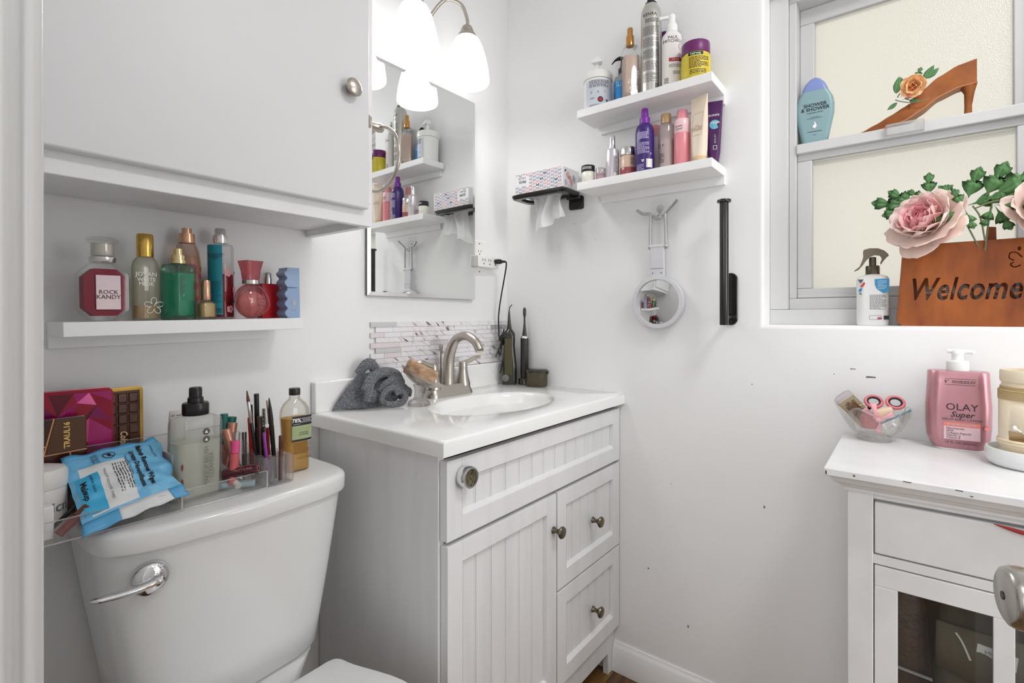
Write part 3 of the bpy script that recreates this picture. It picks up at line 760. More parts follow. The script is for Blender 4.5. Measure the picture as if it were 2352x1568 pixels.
t = on_b('face_cream_jar', 'pink and peach glass jar with a silver lid beside the purple spray', 'jar', 1.372, .649, ZL, -72, GLO)
G().lathe([(.022, 0), (.0238, .003), (.0238, .024), (.0235, .025)], 32).build('base', CLEAR('coral_glass', 'E58D8F', .12, .65, 'D26C72'), t)
G().lathe([(.0237, .0252), (.0237, .058), (.022, .061)], 32).build('jar', M('peach_glass', 'D9BBA6', .2), t)
G().lathe([(.0232, .0615), (.0236, .063), (.0236, .083), (.0222, .085), (.001, .0852)], 32).build('lid', SILVER, t)
fine(t, .012, .02, 6, INKG, cyl(.0238), .015, .042, 34)

PUR = M('violet_plastic', '4B1C8C', .28)
t = on_b('mist_spray_bottle', 'bright purple spray bottle with white print on the lower shelf', 'bottle', 1.362, .593, ZL, -66, GLO)
G().lathe([(.0245, 0), (.0262, .003), (.0264, .112), (.0252, .124), (.021, .134), (.0155, .139)], 36).build('bottle', M('deep_purple', '3B2070', .3), t)
G().lathe([(.0145, .139), (.0145, .156), (.0125, .158), (.0105, .160), (.0095, .178), (.0085, .183)], 24).build('cap', M('bright_purple', '7A2A9E', .35), t)
cs = cyl(.0264); LAV = M('lavender_print', 'CFC6EA', .6)
fine(t, .034, .02, 6, LAV, cs, -.007, .101, 41, .5); fine(t, .036, .032, 10, LAV, cs, -.006, .066, 42, .45); fine(t, .022, .018, 6, LAV, cs, -.014, .012, 43, .4); text(t, 'V', .009, INKW, .017, .048, cs)
strip(t, 'recycling_mark', ell(-.006, .030, .004, .004, 3, .5, .5 + 2 * PI), .0016, INKW, cs, True)
patch(t, 'barcode_panel', .019, .024, INKW, cs, .013, .022)
g = G(); cs = cyl(.0268)
for k in range(10): g.add([cs(.005 + u, .012 + k * .0021 + w) for u, w in ((0, 0), (.016, 0), (.016, .0012 if k % 3 else .0008), (0, .0012 if k % 3 else .0008))], [(0, 1, 2, 3)])
g.build('barcode', INK, t, smooth=0)

t = on_b('toner_bottle', 'slim pinkish-white bottle with coral cap hidden behind the purple spray', 'bottle', 1.423, .588, ZL, -70, GLO)
G().lathe([(.0145, 0), (.0155, .003), (.0155, .112), (.012, .117)], 26).build('bottle', M('blush_white', 'EADDE2', .3), t)
G().lathe([(.0118, .1172), (.0118, .150), (.0108, .152), (.001, .1522)], 24).build('cap', M('coral_plastic', 'E59A94', .35), t)

t = on_b('gel_cream_bottle', 'taupe frosted bottle with a gold cap on the lower shelf', 'bottle', 1.388, .541, ZL, -66, GLO)
G().lathe([(.0215, 0), (.0225, .003), (.0225, .122), (.0205, .131), (.0135, .136)], 32).build('bottle', CLEAR('taupe_frost', 'EFE6E4', .08, .5, 'DACBCB'), t)
G().lathe([(.0205, .004), (.0205, .088), (.0200, .0885)], 28).build('contents', M('taupe_cream', 'DDD3CA', .4), t)
G().lathe([(.0138, .136), (.014, .138), (.014, .160), (.013, .163), (.001, .1635)], 28).build('cap', M('matte_gold', 'C4A67C', .4, .45), t)
text(t, 'O+', .016, M('brown_print', '6B5148', .6), -.017, .070, cyl(.0225)); fine(t, .016, .028, 7, M('brown_print', '6B5148'), cyl(.0225), -.015, .035, 44)

t = on_b('pink_lotion_bottle', 'pink cylindrical bottle with a pink flip cap on the lower shelf', 'bottle', 1.385, .494, ZL, -66, GLO)
PK = M('pink_plastic', 'EE9AA6', .35)
G().lathe([(.0205, 0), (.0218, .003), (.0218, .094), (.0214, .095)], 32).build('bottle', M('rose_pink', 'E88F98', .3), t)
G().lathe([(.0214, .0952), (.0218, .096), (.0218, .129), (.020, .134), (.0145, .137)], 32).build('shoulder', M('pale_rose', 'F3CDD2', .25), t)
G().lathe([(.0145, .137), (.0147, .139), (.0145, .156), (.013, .161), (.008, .163), (.001, .1632)], 28).build('cap', PK, t)
text(t, 'byoma', .0085, INK, -.012, .113, cyl(.0218), sx=.9, shear=.15); fine(t, .018, .005, 2, INKG, cyl(.0218), -.010, .105, 45)

t = on_b('cleanser_tube', 'cream squeeze tube standing on its cap beside the window', 'tube', 1.372, .443, ZL, -108, GLO)
G().rl([(.019, .036, .034, .017), (.035, .041, .034, .016), (.10, .047, .024, .011), (.165, .050, .006, .003), (.182, .051, .0016, .0008)], 8).build('tube', M('cream_tube', 'ECDCC8', .35), t)
G().lathe([(.0175, 0), (.0185, .002), (.018, .019), (.0165, .0195)], 28).build('cap', M('tan_cap', 'D9BC92', .3), t)
def tub(x, z): return (x, -(.0186 - .0160 * max(0, z - .03) / .15) * math.sqrt(max(.05, 1 - (x / .028) ** 4)) - .0014, z)
f = lambda x, z: tub(x, z)
strip(t, 'frame_line', [(-.013, .075), (.017, .075), (.017, .135), (-.013, .135)], .0006, M('tan_print', 'A88A6C', .6), f, True)
text(t, 'OAT\nDAILY MILK\nCLEANSER', .0066, M('tan_print', 'A88A6C'), .001, .095, f)

t = on_b('conditioner_tube', 'dark purple tube with a blue circle at the window end of the lower shelf', 'tube', 1.424, .421, ZL, -76, GLO)
G().rl([(.016, .026, .024, .012), (.04, .033, .022, .01), (.17, .046, .004, .002), (.180, .046, .0016, .0008)], 8).build('tube', M('dark_purple', '4A1A58'), t)
G().lathe([(.0125, 0), (.013, .016), (.011, .0163)], 26).build('cap', M('plum_cap', '5C2450', .35), t)
def tb2(x, z): return (x, -(.0112 - .0095 * max(0, z - .04) / .13) * math.sqrt(max(.05, 1 - (x / .024) ** 2)) - .0009, z)
poly(t, 'blue_circle', ell(.002, .115, .013, .013), M('sky_blue_print', '67B7CF', .5), tb2)
text(t, 'aussie', .012, INKW, .000, .142, tb2, shear=.1); text(t, 'mega', .011, INKW, .003, .121, lambda x, z: (tb2(x, z)[0], tb2(x, z)[1] - .0004, z), shear=.2)
text(t, 'M O I S T', .006, INKW, .004, .075, tb2, deg=90); strip(t, 'square_mark', [(-.001, .046), (.008, .046), (.008, .056), (-.001, .056)], .001, INKW, tb2, True)

# --- tissue holder with an upside-down tissue box
t = thing('tissue_holder', 'black metal wall tray with bracket holding the tissue box', 'holder', (XB, .955, 1.516), -90)
# tray with a slot: built as a rounded plate with a raised rim
G().rl([(-.002, .215, .108, .018), (-.004, .215, .108, .018), (-.012, .205, .100, .016), (-.012, .168, .068, .02), (-.002, .168, .068, .02), (-.002, .215, .108, .018)], 6, False, False).mv(.0, -.062, 0).build('tray', BLKM, t, smooth=30)
G().rl([(-.002, .215, .108, .018), (.001, .215, .108, .018), (.001, .209, .102, .016), (-.002, .209, .102, .016)], 6, False, False).mv(0, -.062, 0).build('rim', BLKM, t, smooth=30)
G().rl([(0, .055, .045, .008), (.0055, .055, .045, .008), (.007, .051, .041, .007)], 6).rot('X', 90).mv(.085, 0, -.028).build('wall_plate', BLKM, t, smooth=30)
G().b(.062, .108, -.03, -.006, -.020, -.012).build('bracket_arm', BLKM, t, bevel=.002)

BX = (1.338, .951, 1.5185)
t = thing('tissue_box', 'upside-down tissue box with chevron leaf pattern on the black tray', 'tissue box', BX, -90)
G().b(-.090, .098, -.002, .096, 0, .0655).build('carton', M('carton_white', 'EDEBEF', .5), t, bevel=.0008)
LEAFC = [M('leaf_' + a, h, .55) for a, h in (('grey', 'A9A6B4'), ('pink', 'E2AFAF'), ('navy', '3B5068'), ('blue', '8FA5BC'), ('rose', 'D79C9C'), ('lilac', 'B9B4C6'))]
rnd = random.Random(8); gs = [G() for _ in LEAFC]
for i in range(13):
    for j in range(6):
        cx = -.082 + i * .0141; cz = .0078 + j * .0112 - (.005 if i % 2 else 0)
        if i < 4 and j in (2, 3, 4): continue
        k = rnd.choices(range(6), (5, 5, 2, 2, 2, 3))[0]
        for sgn in (-1, 1):
            q = [(cx + sgn * .0008, cz - .004), (cx + sgn * .0060, cz - .0005), (cx + sgn * .0060, cz + .0065), (cx + sgn * .0008, cz + .003)]
            q = [(a, min(max(c, .0008), .0648)) for a, c in q]
            gs[k].add([(a, -.0024, c) for a, c in (q if sgn > 0 else q[::-1])], [(0, 1, 2, 3)])
for k, g in enumerate(gs): g.build('chevron_print', LEAFC[k], t, smooth=0)
text(t, 'VALUE', .0105, M('navy_print', '51506A', .6), -.061, .051, flat(-.0022), deg=180); text(t, 'PRICE', .0115, M('navy_print', '51506A'), -.059, .039, flat(-.0022), deg=180, bold=.0003)
side = lambda a, c: (.0984, a, c)
for k, q in enumerate(([(.015, .042), (.030, .054), (.040, .040), (.030, .030)], [(.030, .034), (.045, .044), (.060, .020), (.050, .008)], [(.008, .02), (.016, .028), (.024, .012), (.014, .004)], [(.060, .05), (.075, .04), (.07, .02), (.055, .03)], [(.01, .056), (.02, .058), (.016, .05), (.008, .048)])):
    poly(t, 'chevron_print', q, LEAFC[(1, 4, 5, 0, 2)[k]], side)
# tissue hanging out below
def tis(u, v):
    x = -.046 + .122 * u + .006 * math.sin(v * 5 + u * 3); L = .072 + .050 * (1 - u) ** 2 + (.016 if .28 < u < .62 else 0) * math.sin((u - .28) / .34 * PI)
    return (x, .040 + .014 * math.sin(u * 11 + v * 1.5) * (.35 + .65 * v) + .006 * math.sin(u * 23 + 2 * v), -.012 - v * L - .006 * math.sin(u * 9) * v)
G().grid(tis, 44, 14).build('tissue', CLEAR('tissue_paper', 'FFFFFF', .0, .93, 'F4F4F4'), t, smooth=80)

# --- magnifying mirror on a clear hook
t = thing('adhesive_hook', 'clear square adhesive hook on the wall under the lower shelf', 'hook', (XB, .583, 1.432), -90)
G().rl([(0, .056, .056, .009), (.0006, .056, .056, .009)], 5).rot('X', 90).build('pad', CLEAR('clear_film', 'FEFEFE', .02, .01), t)
G().lathe([(.012, 0), (.011, .003), (.004, .006), (.001, .0065)], 20).rot('X', 90).build('boss', CLEAR('clear_film', 'F7F7F7'), t)
G().tube(bez((0, -.004, -.002), (0, -.008, -.012), (0, -.016, -.024), (0, -.021, -.025), (0, -.023, -.018)), .0018, 8).build('hook', SILVER, t)

t = thing('magnifying_mirror', 'round white hand mirror with forked stand hanging from the clear hook', 'mirror', (1.428, .581, 1.153), -90)
GW = M('grey_white_plastic', 'D3D3D8', .35); SG = M('satin_grey_metal', 'B6B6B9', .3, .75)
G().lathe([(.072, -.012), (.0765, -.008), (.0775, .006), (.0765, .010), (.066, .011), (.0645, .006)], 56, True, False).rot('X', 90).build('rim', GW, t)
G().lathe([(.0645, .0055), (.05, .0068), (.03, .0078), (.001, .0085)], 56).rot('X', 90).build('mirror_glass', MIR, t)
h = G().b(-.0215, .0195, -.006, .006, .074, .160).build('handle', GW, t, bevel=.002)
G().b(-.0205, .0185, -.0066, -.0055, .0975, .0985).build('seam', INKG, h)
for x in (-.014, .012): G().lathe([(.002, 0), (.001, .001)], 12).rot('X', 90).mv(x, -.006, .085).build('screw', INKG, h)
G().lathe([(.0075, -.021), (.0075, .021)], 20).rot('Y', 90).mv(-.001, 0, .163).build('barrel', GW, h)
for s, tip in ((-1, (-.063, .276)), (1, (.060, .290))):
    G().tube(bez((s * .0235, 0, .163), (s * .0235, -.001, .21), (s * .0225, -.001, .252), (s * .027, -.002, .262), (s * .045, -.004, tip[1] - .013), (tip[0], -.008, tip[1])), .0042, 10).ball((s * .0235, 0, .163), .0075, .006, .0085).build('stand_arm', SG, t)
G().tube(bez((-.022, 0, .254), (-.012, 0, .252), (-.008, 0, .246), (0, 0, .2435), (.008, 0, .246), (.012, 0, .252), (.022, 0, .254)), .0038, 8).build('cross_bar', SG, t)

# --- upright black paper towel holder
t = thing('paper_towel_holder', 'empty black upright paper towel rod on the wall beside the window', 'holder', (XB, .383, 1.087), -90)
G().rl([(0, .036, .142, .018), (.005, .036, .142, .018), (.0065, .033, .139, .0165)], 8).rot('X', 90).mv(0, 0, .071).build('wall_plate', BLKM, t, smooth=30)
G().tube([(0, -.006, .022), (0, -.062, .022)], .0075, 14).build('arm', BLKM, t)
G().lathe([(.0105, .001), (.0112, .003), (.0112, .322), (.0105, .3225)], 28, c=(0, -.066)).build('rod', BLKM, t)
G().lathe([(.0165, .3225), (.0175, .324), (.0175, .328), (.0165, .330), (.001, .3302)], 28, c=(0, -.066)).build('flange', BLKM, t)
# ------------------------------------------------------------------ perfume shelf over the toilet tank (it hangs a little out of level)
SLOPE = .0155; TILT = -math.degrees(math.atan(SLOPE))
wall_shelf('white shelf full of perfume bottles above the toilet tank', (.184, YA, 1.1012), 0, TILT)
GP = 'perfumes on the shelf over the toilet'
def on_a(name, label, cat, x, y, rz=0):
    return thing(name, label, cat, (x, y, 1.1015 + (x - .188) * SLOPE), rz, GP, ry=TILT)
def octo(w, h, c, z0=0): return [(-w / 2 + c, z0), (w / 2 - c, z0), (w / 2, z0 + c), (w / 2, z0 + h - c), (w / 2 - c, z0 + h), (-w / 2 + c, z0 + h), (-w / 2, z0 + h - c), (-w / 2, z0 + c)]

t = on_a('perfume_bottle', 'eight-sided glass perfume bottle with crimson liquid and pale label', 'perfume', .245, 1.088, 2)
G().prism(octo(.070, .100, .019), -.015, .015).build('bottle', GLASS, t, smooth=0, bevel=.003)
G().prism(octo(.059, .080, .014, .009), -.0125, .0125).build('liquid', LIQ('crimson_liquid', 'A81638', .1, 'A0143A'), t, smooth=0)
patch(t, 'label', .034, .058, M('pink_pearl_label', 'E6CFCF', .35, mix=('D6C6DA', 30, .4, .7)), flat(-.0154), .003, .049, 1); f = flat(-.0160)
text(t, 'ROCK\nKANDY', .0098, M('plum_print', '3B1F45', .5), .003, .045, f)
G().lathe([(.0175, .1005), (.0185, .102), (.0185, .109), (.0165, .111)], 28).build('collar', SILVER, t)
c = G().lathe([(.0145, .1112), (.0155, .113), (.015, .132), (.0158, .133)], 24).build('cap', M('pearl_cap', 'D9D2C8', .15, .3, coat=.4), t)
G().lathe([(.0165, .1112), (.0175, .130), (.0225, .137), (.0235, .1395), (.018, .1425), (.008, .1445), (.001, .145)], 8).build('clear_cap_shell', GLASS, c, smooth=0)

t = on_a('cologne_bottle', 'frosted oval cologne bottle with tall gold cap and white flower print', 'perfume', .309, 1.098, 4)
G().rl([(0, .039, .026, .012), (.003, .042, .030, .014), (.096, .0425, .030, .014), (.108, .037, .028, .013), (.115, .026, .024, .012)], 7).build('bottle', CLEAR('musk_frost', 'F3EFE0', .1, .22, 'D9D2BC'), t, smooth=45)
G().rl([(.004, .036, .024, .011), (.027, .037, .025, .011)], 6).build('liquid', LIQ('amber_liquid', 'EBC890', .35, 'DDB57A'), t)
G().lathe([(.0126, .1155), (.013, .117), (.013, .154), (.012, .157), (.0115, .1565), (.001, .1555)], 32).build('cap', GOLD, t)
f = flat(-.0152)
text(t, 'JOVAN', .0108, INKW, -.004, .083, f); text(t, 'WHITE\nMUSK', .0092, INKW, -.004, .0695, f)
q = [(.007 + .0155 * (.30 + .70 * abs(math.cos(2.5 * a)) ** .8) * math.cos(a + .3), .026 + .0155 * (.30 + .70 * abs(math.cos(2.5 * a)) ** .8) * math.sin(a + .3)) for a in [2 * PI * k / 60 for k in range(60)]]
strip(t, 'flower_print', q, .0009, INKW, f, True); strip(t, 'flower_print', [(.007, .026), (.012, .035)], .0012, INKW, f)

t = on_a('eau_de_toilette', 'square teal green glass perfume bottle with stepped gold sprayer', 'perfume', .356, 1.081, 28)
G().rl([(0, .039, .039, .003), (.004, .042, .042, .003), (.096, .042, .042, .003), (.103, .038, .038, .005), (.105, .026, .026, .012)], 4).build('bottle', CLEAR('teal_glass', 'B8EADC', .12, .07, '50C8B0'), t, smooth=40)
G().rl([(.008, .031, .031, .003), (.012, .035, .035, .003), (.087, .035, .035, .003)], 4).build('liquid', LIQ('green_liquid', '8ADFBE', .5, '58CFA4'), t, smooth=30)
G().lathe([(.0135, .1055), (.0135, .111), (.0115, .1115), (.0115, .121), (.0075, .1215), (.0075, .133), (.001, .1335)], 28).build('sprayer', PGOLD, t)
fine(t, .010, .035, 11, INKG, flat(-.0210), -.012, .065, 51)

t = on_a('body_mist', 'tall peach body mist bottle with rose gold sprayer and blossom print', 'perfume', .389, 1.132, 0)
G().lathe([(.0215, 0), (.0232, .003), (.0232, .115), (.0205, .135), (.0155, .149), (.0140, .152)], 36).build('bottle', CLEAR('peach_glass_clear', 'F5DCCD', .1, .18, 'E6BCA6'), t)
G().lathe([(.0212, .005), (.0212, .115), (.019, .126)], 32).build('liquid', LIQ('peach_mist', 'EFC8B4', .3, 'E3B49E'), t)
c = G().lathe([(.0155, .152), (.0155, .154), (.0142, .1545), (.0142, .170), (.0088, .1705), (.0088, .181), (.001, .1815)], 28).build('sprayer', ROSEG, t)
rnd = random.Random(5); g = G(); f = cyl(.0233)
for i in range(26):
    a, b_, s = rnd.uniform(-.005, .033), rnd.uniform(.02, .11), rnd.uniform(.0016, .0034)
    for k in range(5): g.add([f(*q) for q in ell(a + s * math.cos(k * 1.256), b_ + s * math.sin(k * 1.256), s * .75, s * .75, 6)], [tuple(range(6))])
g.build('blossom_print', M('blossom_pink', 'B0455C', .5), t, smooth=0)

t = on_a('nail_polish', 'small gold nail polish bottle with a slim gold cap', 'nail polish', .399, 1.069, 6)
G().rl([(0, .030, .026, .008), (.002, .033, .029, .009), (.030, .033, .029, .009), (.035, .024, .022, .01), (.037, .014, .014, .007)], 6).build('bottle', GLASS, t, smooth=45)
G().rl([(.005, .027, .023, .007), (.029, .027, .023, .007), (.033, .02, .018, .008)], 6).build('polish', M('gold_shimmer', 'A88F5C', .35, .3), t, smooth=45)
G().lathe([(.0078, .0372), (.0085, .039), (.0075, .074), (.0068, .0755), (.001, .076)], 24).build('cap', ROSEG, t)

t = on_a('fragrance_mist', 'tall clear mist bottle with teal label and cherry red liquid', 'perfume', .448, 1.124, 0)
G().lathe([(.0228, 0), (.0245, .003), (.0245, .147), (.0228, .153), (.014, .1565)], 36).build('bottle', GLASS, t)
G().lathe([(.0225, .004), (.0225, .091), (.0222, .0915)], 32).build('liquid', LIQ('cherry_liquid', 'B5182F', .2, '961226'), t)
G().lathe([(.0135, .1565), (.0138, .158), (.0136, .172), (.0105, .1725), (.0105, .184), (.009, .1865), (.001, .187)], 28).build('sprayer', SILVER, t)
f = cyl(.0246)
patch(t, 'label', .032, .142, M('teal_label', '1E93A6', .4), f, -.0225, .080, 14); f = cyl(.0250)
text(t, 'FULL BODY MIST\nFRAGRANCE\nCORPS', .0048, INK, -.020, .127, f); fine(t, .022, .045, 14, M('teal_dark_print', '0E5A68', .6), f, -.020, .055, 52, .5); fine(t, .024, .010, 3, INK, f, -.020, .017, 53); f = cyl(.0247)
for a, c_ in ((.004, .094), (.008, .020), (.022, .060)):
    g = G()
    for k in range(5): g.add([f(*q) for q in ell(a + .0045 * math.cos(k * 1.256), c_ + .0045 * math.sin(k * 1.256), .0036, .0036, 8)], [tuple(range(8))])
    g.build('flower_print', M('pink_flower_print', 'E9A9B4', .5), t, smooth=0)
for q in ([(.006, .034), (.014, .040), (.022, .036), (.014, .031)], [(.018, .095), (.030, .100), (.034, .094), (.024, .090)]): poly(t, 'leaf_print', q, M('dark_leaf_print', '20302A', .5), f)

t = on_a('round_perfume', 'round pink glass perfume bottle with a flared pink cap', 'perfume', .490, 1.083, 10)
G().ball((0, 0, .037), .0345, .023, .0365, 36, 20).build('bottle', CLEAR('pink_red_glass', 'FBC4CA', .13, .10, 'F07A8A'), t, smooth=60)
G().ball((0, 0, .030), .031, .019, .0275, 24, 12).build('liquid', LIQ('pink_amber_liquid', 'FBDDCF', .5, 'F6BFAE'), t, smooth=60)
for s in (-1, 0, 1): G().tube(bez((s * .010, -.014, .006), (s * .020 + .004, -.0235, .022), (s * .022, -.0238, .045), (s * .010, -.015, .068)), .0012, 6).build('relief_swirl', CLEAR('pink_red_glass', 'EF8E98'), t)
text(t, 'La Vie\nest\nRose', .0075, M('plum_print', '3B1F45'), .006, .034, flat(-.0245))
G().lathe([(.0165, .072), (.0165, .080), (.0145, .0805)], 24).build('collar', SILVER, t)
c = G().rl([(.081, .028, .025, .006), (.100, .031, .028, .005), (.118, .037, .034, .003), (.120, .0375, .0345, .003)], 3).build('cap', CLEAR('coral_clear', 'EE9098', .13, .4, 'E0636E'), t, smooth=30)

t = on_a('red_perfume', 'flat plain red perfume flask with a silver sprayer', 'perfume', .548, 1.128, 4)
G().rl([(0, .041, .022, .003), (.002, .043, .024, .003), (.074, .043, .024, .003), (.076, .041, .022, .003)], 3).build('bottle', M('red_lacquer', 'B0121C', .3), t, smooth=30)
G().lathe([(.0098, .0762), (.0098, .090), (.0085, .0905), (.0085, .099), (.007, .1015), (.001, .102)], 24).build('sprayer', SILVER, t)

t = on_a('wavy_perfume', 'powder blue slab bottle with scalloped edge at the right end', 'perfume', .574, 1.088, 0)
def scal(z0, z1, n):
    q = []
    for k in range(n):
        for i in range(7):
            a = PI * i / 6; q.append((-.0125 - .0062 * math.sin(a), z0 + (z1 - z0) * (k + i / 7) / n))
    return q[::-1]
BLU = M('powder_blue', '8FA9CC', .4); BLU2 = M('powder_blue_cap', '96AFD0', .4)
G().prism([(-.0125, 0), (.016, 0), (.016, .066), (-.0125, .066)] + scal(.002, .064, 3), -.019, .019).build('bottle', BLU, t, smooth=0, bevel=.0012)
G().prism([(-.0125, .0668), (.016, .0668), (.016, .1105), (-.0125, .1105)] + scal(.069, .108, 2), -.019, .019).build('cap', BLU2, t, smooth=0, bevel=.0012)
text(t, 'hug', .0085, M('pale_print', 'B4B2B8', .5), .002, .018, flat(-.0192)); patch(t, 'mark', .008, .012, M('pale_print', 'B4B2B8'), flat(-.0192), .002, .034, 1)

# ------------------------------------------------------------------ clear organiser and make-up on the tank lid
TZL = .7826
t = thing('makeup_organizer', 'long clear acrylic make-up organiser on the toilet tank lid', 'organizer', (.095, .964, TZL), 0)
# local: x 0..0.36 along the wall, y 0..0.15 to the back
AL, AD = .370, .146
G().b(0, AL, 0, AD, 0, .0025).build('floor_plate', ACRY, t)
G().b(0, AL, 0, .0028, .0025, .033).build('front_wall', ACRY, t, bevel=.0006)
G().b(0, AL, AD - .0028, AD, .0025, .105).build('back_wall', ACRY, t, bevel=.0006)
for x in (.003, .226, AL - .0004):
    G().prism([(.0028, .0025), (AD - .003, .0025), (AD - .003, .104), (.09, .082), (.0028, .033)], -.0026, 0).rot('Z', 90).mv(x - .0026, 0, 0).build('divider', ACRY, t, bevel=.0005)
G().b(.2265, AL - .003, .072, .0745, .0025, .066).build('cross_wall', ACRY, t)
EDGE = CLEAR('acrylic_edge', 'FFFFFF', .25, .5, 'F0EDEA')
G().b(0, AL, -.0002, .003, .0326, .0336).build('front_edge', EDGE, t)
G().b(0, AL, AD - .003, AD + .0002, .1046, .1054).build('back_edge', EDGE, t)
G().b(0, AL, -.0003, .0006, 0, .0022).build('base_edge', EDGE, t)
for x in (.003, .226, AL - .0004): G().b(x - .0002, x + .0026 - .0002, -.0004, .0004, .0025, .033).build('divider_edge', EDGE, t)
HX, HY = AL - .003, .002
p = G().rl([(0, .062, .102, .018), (.003, .062, .102, .018)], 6).mv(HX + .031, HY + .048, 0).build('tube_stand_base', ACRY, t)
for i in range(4):
    for j in range(6):
        G().lathe([(.0070, .003), (.0071, .0515), (.0078, .0518), (.0078, .0526), (.0070, .0528), (.0068, .0515)], 14, False, False, c=(HX + .008 + i * .0152, HY + .008 + j * .0162)).build('tube', CLEAR('pale_acrylic', 'F8F5F3', .12, .10), p)

GC = 'brushes and pencils in the clear tube stand'
def pen(name, label, cat, base, tp, segs, group=GC):
    """Stick from base to tip: segs = (part, from 0..1, to, radius0, radius1, material)."""
    b_, e_ = Vector(base), Vector(tp); d = e_ - b_; L = d.length
    o = thing(name, label, cat, base, 0, group); q = d.to_track_quat('Z', 'Y').to_matrix().to_4x4()
    for nm, a, c, r0, r1, mt in segs:
        G().lathe([(r0 * .9, a * L), (r0, a * L + .0006), (r1, c * L - .0006), (r1 * .9, c * L)], 14).xf(q).build(nm, mt, o)
    return o, q, L
BRN = M('brown_bristle', '6E4A35', .8); GUN = M('gunmetal', '5A4A42', .3, .8)
def st(i, j): return (.115 + HX + .008 + i * .0152, .964 + HY + .008 + j * .0162, TZL + .0036)
ZT = TZL
pen('makeup_brush', 'thin black make-up brush with a pointed brown tip in the stand', 'brush', (.4759, 1.0178, .7868), (.4518, 1.0178, .9653), [('handle', 0, .64, .0026, .0036, BLK), ('ferrule', .64, .88, .0036, .0031, SILVER), ('bristles', .88, 1, .0034, .0010, BRN)])
pen('eyeliner_tube', 'tallest plain black tube among the make-up brushes', 'make-up', (.4817, 1.0345, .7868), (.4779, 1.0345, .9546), [('tube', 0, .6, .0046, .0046, BLK), ('cap', .602, 1, .0048, .0048, BLK)])
pen('lip_pencil', 'bright red lettered pencil in the tube stand', 'pencil', (.4700, 1.030, .7868), (.4625, 1.030, .910), [('barrel', 0, .97, .0040, .0040, M('bright_red', 'C8141E', .35)), ('end', .97, 1, .0038, .0036, M('dark_red', '7E1018', .4))])
pen('mascara_tube', 'gunmetal brown mascara tube in the stand', 'make-up', (.4805, 1.016, .7868), (.4760, 1.016, .9115), [('tube', 0, .5, .0046, .0046, GUN), ('cap', .505, 1, .0049, .0049, M('bronze_metal', '6C5C4E', .3, .8))])
o, q, L = pen('spoolie_wand', 'black spoolie brow wand standing among the pencils', 'brush', (.4826, 1.0055, .7868), (.4785, 1.0055, .9295), [('handle', 0, .74, .0034, .0028, BLK), ('wire', .74, .98, .0008, .0006, BLK)])
g = G()
for k in range(30):
    z = L * (.76 + .23 * k / 30); r = .0052 * (1 - .35 * (k / 30)); a = k * .9
    for s in range(3): g.tube([(0, 0, z), (r * math.cos(a + s * 2.1), r * math.sin(a + s * 2.1), z + .001)], .0004, 4)
x = g.xf(q).build('bristles', BLK, o); x['kind'] = 'stuff'
o, q, L = pen('lip_brush', 'black brush with a flat brown oval tip standing in the tube stand', 'brush', (.4984, .9962, .7868), (.4848, .9962, .9496), [('handle', 0, .66, .0034, .0048, BLK)])
G().rl([(L * .64, .0095, .008, .004), (L * .74, .011, .009, .004), (L * .86, .0085, .007, .003), (L * .97, .003, .003, .001), (L, .001, .001, .0005)], 4).xf(q @ Matrix.Rotation(-.45, 4, 'Z')).build('head', BLK, o)
G().prism([(-.001, L * .68), (.003, L * .70), (.0042, L * .79), (.003, L * .91), (0, L * .97), (-.003, L * .91), (-.0042, L * .79), (-.003, L * .70)], -.0056, -.0035).xf(q @ Matrix.Rotation(-.45, 4, 'Z')).build('tip', BRN, o, smooth=0)
pen('eye_pencil', 'purple pencil in the front of the tube stand', 'pencil', (.4812, .9891, .7868), (.4712, .9891, .8841), [('barrel', 0, 1, .0034, .0032, M('purple_pencil', '8A3E9E', .35))])
pen('eye_pencil', 'dark blue pencil in the stand behind the thin brush', 'pencil', (.4739, 1.0449, .7868), (.4707, 1.0449, .8894), [('barrel', 0, 1, .0038, .0038, M('navy_blue', '1C3F73', .35))])
pen('lip_pencil', 'thin red pencil behind the flat-tipped brush', 'pencil', (.4915, 1.0085, .7868), (.4878, 1.0085, .8881), [('barrel', 0, 1, .0032, .0032, M('bright_red', 'C8141E'))])
pen('lip_pencil', 'pale pink pencil tip behind the purple pencil', 'pencil', (.4885, 1.017, .7868), (.4850, 1.017, .887), [('barrel', 0, 1, .0028, .0026, M('soft_pink', 'D99A9A', .4))])
pen('brow_pencil', 'reddish brown stick at the corner of the tube stand', 'pencil', (.4985, .9785, .7868), (.5000, .9785, .8745), [('barrel', 0, .7, .0038, .0038, M('red_brown', '5C2A1E', .35)), ('cap', .705, 1, .0041, .0041, M('red_brown', '5C2A1E'))])
pen('lipstick_tube', 'silver capped lipstick at the back of the tube stand', 'lipstick', (.4650, 1.058, .7868), (.4645, 1.058, .8774), [('base', 0, .5, .005, .005, M('wine_red', '4A1620', .3)), ('cap', .505, 1, .005, .005, SILVER)])
pen('eyeliner_tube', 'short black eyeliner behind the mascara tube', 'make-up', (.4792, 1.0450, .7868), (.4716, 1.0450, .9321), [('tube', 0, 1, .0034, .0032, BLK)])
for o in list(COL.objects):
    if o.get('label', '').startswith('bright red'): fine(o, .05, .0022, 1, INKW, lambda x, z: (z, -.0046, x), .055, 0, 61, .7)

